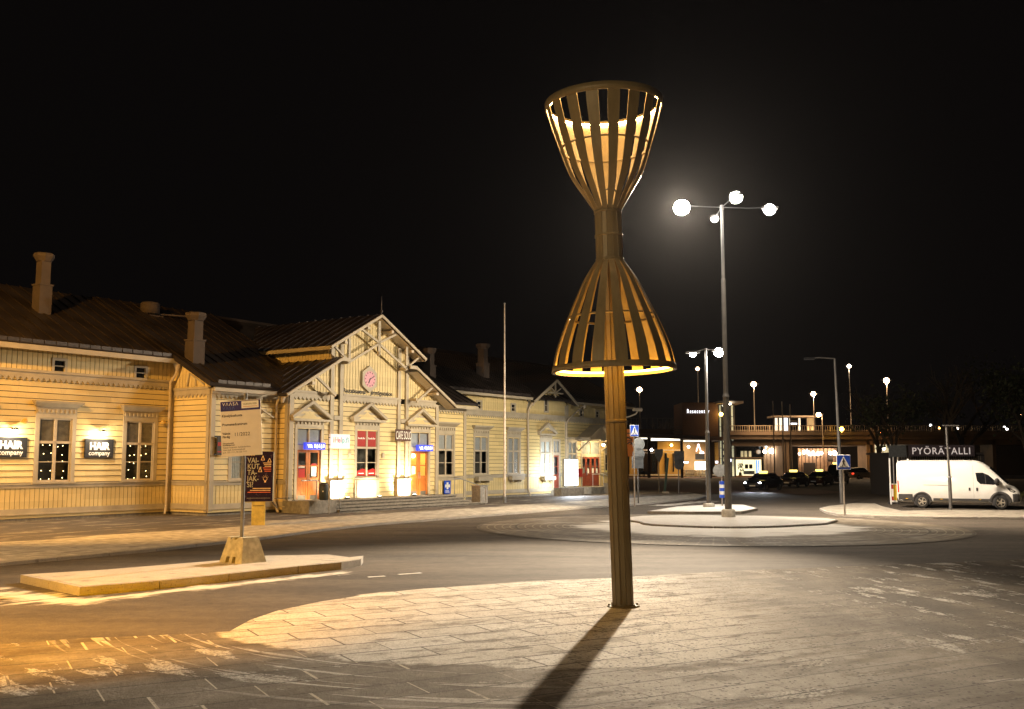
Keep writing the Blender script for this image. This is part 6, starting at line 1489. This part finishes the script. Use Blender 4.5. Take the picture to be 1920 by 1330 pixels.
# dark filler behind the bridge openings
b = MB(); bx(b, 1150, 2300, 815, 905, 185, 1); o = b.build('embankment', pmat('dark_embankment', (.035, .027, .022), .95)); o['kind'] = 'structure'
for x0, x1 in ((1381, 1430),):
    t = thing('office_facade', 'dark glazed facade with pale curtains above the lit kiosk', 'building', (0, 0, 0)); b = MB(); bx(b, x0, x1, 834, 858, YT + 7, .3); b.build('glazing', M['darkglass'], t)
    for xx in (1389, 1396, 1404): b = MB(); bx(b, xx, xx + 5, 846, 857, YT + 6.8, .1); b.build('curtain', emat('curtain_lit', (.8, .75, .5), .16), t)
    b = MB(); bx(b, 1380, 1432, 828, 835, YT + 4, 3); b.build('fascia', M['pier'], t)
lamp('under_bridge', 'AREA', (AT(1440, 840, YT - 4)[0], YT - 5, 9), 500, (1, .6, .3), 4, target=(AT(1480, 870, YT)[0], YT + 3, 3))
# orange banner
X, Z = AT(1170, 805, 96); X2, Z2 = AT(1187.5, 856, 96)
t = thing('banner_flag', 'orange banner with black vertical letters beside the sculpture pole', 'banner', (X2, 96, 0)); b = MB(); b.box(X - X2, 0, -.03, .03, Z2, Z); b.build('banner', pmat('banner_orange', (.75, .22, .02), .6, var=.05), t)
b = MB(); b.tube((X - X2 + .02, 0, 0), (X - X2 + .02, 0, Z + .1), .04, n=8); b.tube((X - X2, 0, Z), (0, 0, Z), .02, n=6); b.build('post', M['pole'], t)
text('letters', 'SIXT', 1.0, M['ink'], t, (-.12, -.04, Z2 + 1.1), rot=(0, R(-90), 0), off=.03, sx=.62)
lamp('banner_light', 'SPOT', (X2 + .4, 90, 6), 260, (1, .7, .4), .2, None, target=(X2 - .3, 96, 4.2), spot=70)
# bicycles under the canopy
def bicycle(X, Y, rz, col):
    t = thing('bicycle', 'parked bicycle in the row under the lit white panel', 'bicycle', (X, Y, .1), rz, 'bicycles parked in a row'); f = pmat('bike', col, .4, .5)
    for x in (-.52, .52):
        b = MB(); N = 14
        for i in range(N):
            a0, a1 = 2 * math.pi * i / N, 2 * math.pi * (i + 1) / N; b.bar((x + .34 * math.cos(a0), 0, .35 + .34 * math.sin(a0)), (x + .34 * math.cos(a1), 0, .35 + .34 * math.sin(a1)), .035, .035)
        for i in range(4): a = math.pi * i / 4; b.bar((x - .33 * math.cos(a), 0, .35 - .33 * math.sin(a)), (x + .33 * math.cos(a), 0, .35 + .33 * math.sin(a)), .01, .01)
        b.build('wheel', M['alloy'], t)
    b = MB(); b.path([(-.52, 0, .35), (-.05, 0, .32), (.38, 0, .85), (-.18, 0, .82), (-.52, 0, .35)], .025, 6); b.path([(-.05, 0, .32), (-.2, 0, .95)], .025, 6); b.path([(.52, 0, .35), (.36, 0, 1.02)], .022, 6); b.build('frame', f, t)
    b = MB(); b.path([(.3, -.28, 1.05), (.38, 0, 1.03), (.3, .28, 1.05)], .018, 6); b.build('handlebar', M['steel'], t)
    b = MB(); b.box(-.32, -.08, -.06, .06, .94, 1.0); b.build('saddle', M['black'], t)
    return t
for k in range(13):
    X, _ = AT(1284 + k * 3.3, 888, YT + 3); bicycle(X, YT + 3 + random.uniform(-.4, .4), R(60 + random.uniform(-25, 25)), random.choice([(.2, .2, .2), (.3, .25, .2), (.1, .12, .2), (.35, .3, .25)]))
for x, lb in ((1204, 'left'), (1210, 'right')):
    X, _ = AT(x, 890, YT + 3); b = MB(); b.box(-.45, .45, -.25, .25, .35, .42); b.box(-.4, -.3, -.2, .2, 0, .35); b.box(.3, .4, -.2, .2, 0, .35); b.box(-.45, .45, .2, .25, .42, .85); o = b.build('bench', M['black']); o.location = (X, YT + 3, .1); tag(o, 'dark bench, %s of a pair at the foot of the first canopy column' % lb, 'bench', 'benches under the canopy')

# ------------------------------------------------------------------ street lamps far off
LC = (1, .66, .36)
street_lamp(1199, 730, 805, 160, 'bright lamp post left of the brick tower, above the crossing sign', LC, 0, .42, 30)
street_lamp(1308, 691, 756, 160, 'faint tall lamp post rising behind the brick tower', LC, 0, .30, 16)
street_lamp(1413, 720, 806, 156, 'lamp post on the bridge nearest the lift tower', LC, 1500, .42, 30)
street_lamp(1525, 738, 806, 156, 'lamp post on the bridge behind the lit shelter', LC, 1800, .38, 28)
street_lamp(1535, 777, 842, 150, 'short lamp post before the bridge railing, with a side arm', LC, 200, .36, 26, arm=.5)
street_lamp(1592, 686, 802, 162, 'tallest thin lamp post on the bridge, above the verge crossing sign', (1, .85, .62), 700, .32, 20, r=.07)
street_lamp(1662, 713, 806, 158, 'lamp post on the bridge left of the bicycle garage letters', LC, 3000, .44, 34)
street_lamp(1578, 804, 830, 148, 'orange signal lamp on the bridge edge', (1, .5, .06), 120, .34, 22, z0=AT(1578, 812, 148)[1]); street_lamp(1653, 813, 840, 148, 'orange lamp below the bridge railing near the pier', (1, .4, .08), 80, .28, 16, z0=AT(1653, 818, 148)[1])
wall_light(1657, 841, YT + 4, (1, .95, .8), .26, 16, 240, 'white light on the ribbed abutment left of the van')
for x, y, c, lb in ((1636, 781, (1, .7, .4), 'dim lamp with wide arm above the bridge railing'), (1761, 802, (1, .45, .1), 'orange far lamp over the bicycle garage'), (1795, 803, (1, .85, .7), 'pale far lamp right of the two-stage lamp post'), (1745, 797, (.8, .8, .8), 'very faint far lamp above the letters'), (1883, 799.5, (1, .95, .9), 'white far lamp among the trees, upper of two'), (1888, 804, (1, .95, .9), 'white far lamp among the trees, lower of two'), (1914, 777, (1, .6, .3), 'far lamp at the right edge of the picture')):
    street_lamp(x, y, y + 30, 175, lb, c, 0, .22, 9, group='far lamps on the right')
for x, y0, y1, lb in ((1449, 752, 890, 'slim flagpole left of the glass shelter'), (1466, 753, 890, 'slim flagpole in front of the glass shelter'), (1481, 758, 890, 'slim flagpole right of the other two by the bridge piers')):
    X, Z = AT(x, y0, 140); b = MB(); b.tube((0, 0, 0), (0, 0, Z), .11, .06, 8); o = b.build('flagpole', M['pole2']); o.location = (X, 140, 0); tag(o, lb, 'flagpole', 'slim flagpoles by the bridge')

# ------------------------------------------------------------------ trees
def tree(x, ybase_world, Y, h, label, seed, leafy=False, spread=.32):
    rnd = random.Random(seed); X = x
    t = thing('bare_tree' if not leafy else 'evergreen_tree', label, 'tree', (X, Y, 0), group='dark trees on the right' if x > 30 else 'bare trees behind the terrace')
    b = MB(); tips = []
    def grow(p, d, L_, r, n):
        q = p + d * L_; b.tube(p, q, r, r * .68, 5 if n < 2 else 7, cap=False); tips.append(q)
        if n == 0: return
        for k in range(3 if n > 1 else 3):
            nd = (d + Vector((rnd.uniform(-1, 1), rnd.uniform(-1, 1), rnd.uniform(-.25, .6))) * (.62 if not leafy else .8)).normalized(); grow(p + d * L_ * rnd.uniform(.55, 1.0), nd, L_ * rnd.uniform(.6, .8), r * .6, n - 1)
    grow(Vector((0, 0, 0)), Vector((0, 0, 1)), h * .33, h * .022, 4)
    b.build('trunk', M['bark'], t)
    c = MB()
    for p_ in tips:
        for k in range(9 if leafy else 2):
            o_ = p_ + Vector((rnd.gauss(0, h * .045), rnd.gauss(0, h * .045), rnd.gauss(0, h * .045))); s_ = rnd.uniform(.10, .26) if leafy else .06
            a = Vector((rnd.gauss(0, 1), rnd.gauss(0, 1), rnd.gauss(0, 1))).normalized() * s_; e = a.cross(Vector((rnd.gauss(0, 1), rnd.gauss(0, 1), 1))).normalized() * s_ * .6
            c.add([tuple(o_ - a), tuple(o_ + e), tuple(o_ + a), tuple(o_ - e)], [(0, 1, 2, 3)])
    c.build('crown', M['leaf'], t)
M['leaf'] = pmat('dark_foliage', (.035, .045, .02), .8, var=.4)
for k, (x, Y, h, lf) in enumerate(((33.0, 88, 11, True), (38.5, 90, 13, False), (42.5, 84, 12, True), (48, 92, 14, True), (36, 100, 12, False), (46, 104, 15, True))):
    tree(x, 0, Y, h, ['dense dark tree behind the nose of the van', 'bare tree behind the van cab', 'dense tree at the right edge beyond the van', 'tall dense tree at the far right edge', 'bare tree behind the bicycle garage', 'tallest dark tree in the back at the right'][k], 10 + k, lf)
for k, (x, Y) in enumerate(((1230, 165), (1165, 168), (1255, 172))):
    X, _ = AT(x, 800, Y); tree(X, 0, Y, 12, ['slim bare tree behind the terrace, middle one', 'slim bare tree behind the terrace, leftmost', 'slim bare tree behind the terrace, rightmost'][k], 40 + k)
gm = MB()
for k in range(2600):
    x, y = random.uniform(30, 44), random.uniform(58, 82); h = random.uniform(.1, .35); a = random.uniform(0, 6.28)
    gm.add([(x, y, 0), (x + .05 * math.cos(a), y + .05 * math.sin(a), 0), (x + .1 * math.cos(a), y, h)], [(0, 1, 2)])
o = gm.build('grass', pmat('winter_grass', (.10, .10, .03), .9, var=.4)); tag(o, kind='stuff')
# ------------------------------------------------------------------ light from lamps just outside the picture on the left, the plaza one added
def side_lamp(u, v, h, label, power, col, tgt, spot, blend=.6, sz=.2):
    q = Wd(u, v); t = thing('street_lamp', label, 'street lamp', (q[0], q[1], 0), 0, 'sodium street lamps of the square')
    b = MB(); b.tube((0, 0, 0), (0, 0, h), .09, .06, 10); b.build('post', M['pole'], t); head(t, (0, 0, h + .12), SA, 0, col, 30, size=.4, glow=.2)
    lamp('sodium_light', 'SPOT', (0, 0, h - .2), power, col, sz, t, target=(tgt[0] - q[0], tgt[1] - q[1], tgt[2]), spot=spot, blend=blend)
q = Wd(27, -1)
side_lamp(10.5, -7.5, 12.5, 'sodium street lamp outside the left edge near the station wall', 21000, (1.0, .50, .11), (q[0], q[1], 2), 100)
side_lamp(2.5, -25.5, 7.5, 'added lamp outside the left edge for an orange pool on the plaza corner', 16000, (1.0, .43, .006), (-7.0, 15.2, 0), 62, 1.0)  # added post lamp; its pool stands in for a turning car's indicator
q = Wd(14, -16)
side_lamp(6.5, -17.0, 10.0, 'sodium street lamp outside the left edge by the pavement kerb', 6500, (1, .58, .22), (-9, 26, 0), 110, .9)

def rear_lamp(x, y, h, label, power, col, tgt, spot):
    t = thing('street_lamp', label, 'street lamp', (x, y, 0)); b = MB(); b.tube((0, 0, 0), (0, 0, h), .09, .06, 10); b.build('post', M['pole'], t); head(t, (0, 0, h + .12), 0, 0, col, 30, size=.4, glow=.2)
    lamp('street_light', 'SPOT', (0, 0, h - .2), power, col, .2, t, target=(tgt[0] - x, tgt[1] - y, tgt[2]), spot=spot, blend=.8)
rear_lamp(-11, -3, 9, 'street lamp behind the viewer on the left', 6500, (1, .78, .46), (1.8, 17, 6.0), 44)
# ------------------------------------------------------------------ thin haze volume, added for a soft halo round the lamps
b = MB(); b.box(-170, 260, -45, 230, -1, 30); m = bpy.data.materials.new('haze'); m.use_nodes = True; nt = m.node_tree; nt.nodes.remove(nt.nodes['Principled BSDF'])
v = nt.nodes.new('ShaderNodeVolumePrincipled'); v.inputs['Density'].default_value = .000022; v.inputs['Anisotropy'].default_value = .88; v.inputs['Color'].default_value=(.9,.9,.95,1); nt.links.new(v.outputs[0], nt.nodes['Material Output'].inputs['Volume'])
o = b.build('haze', m); o['kind'] = 'stuff'
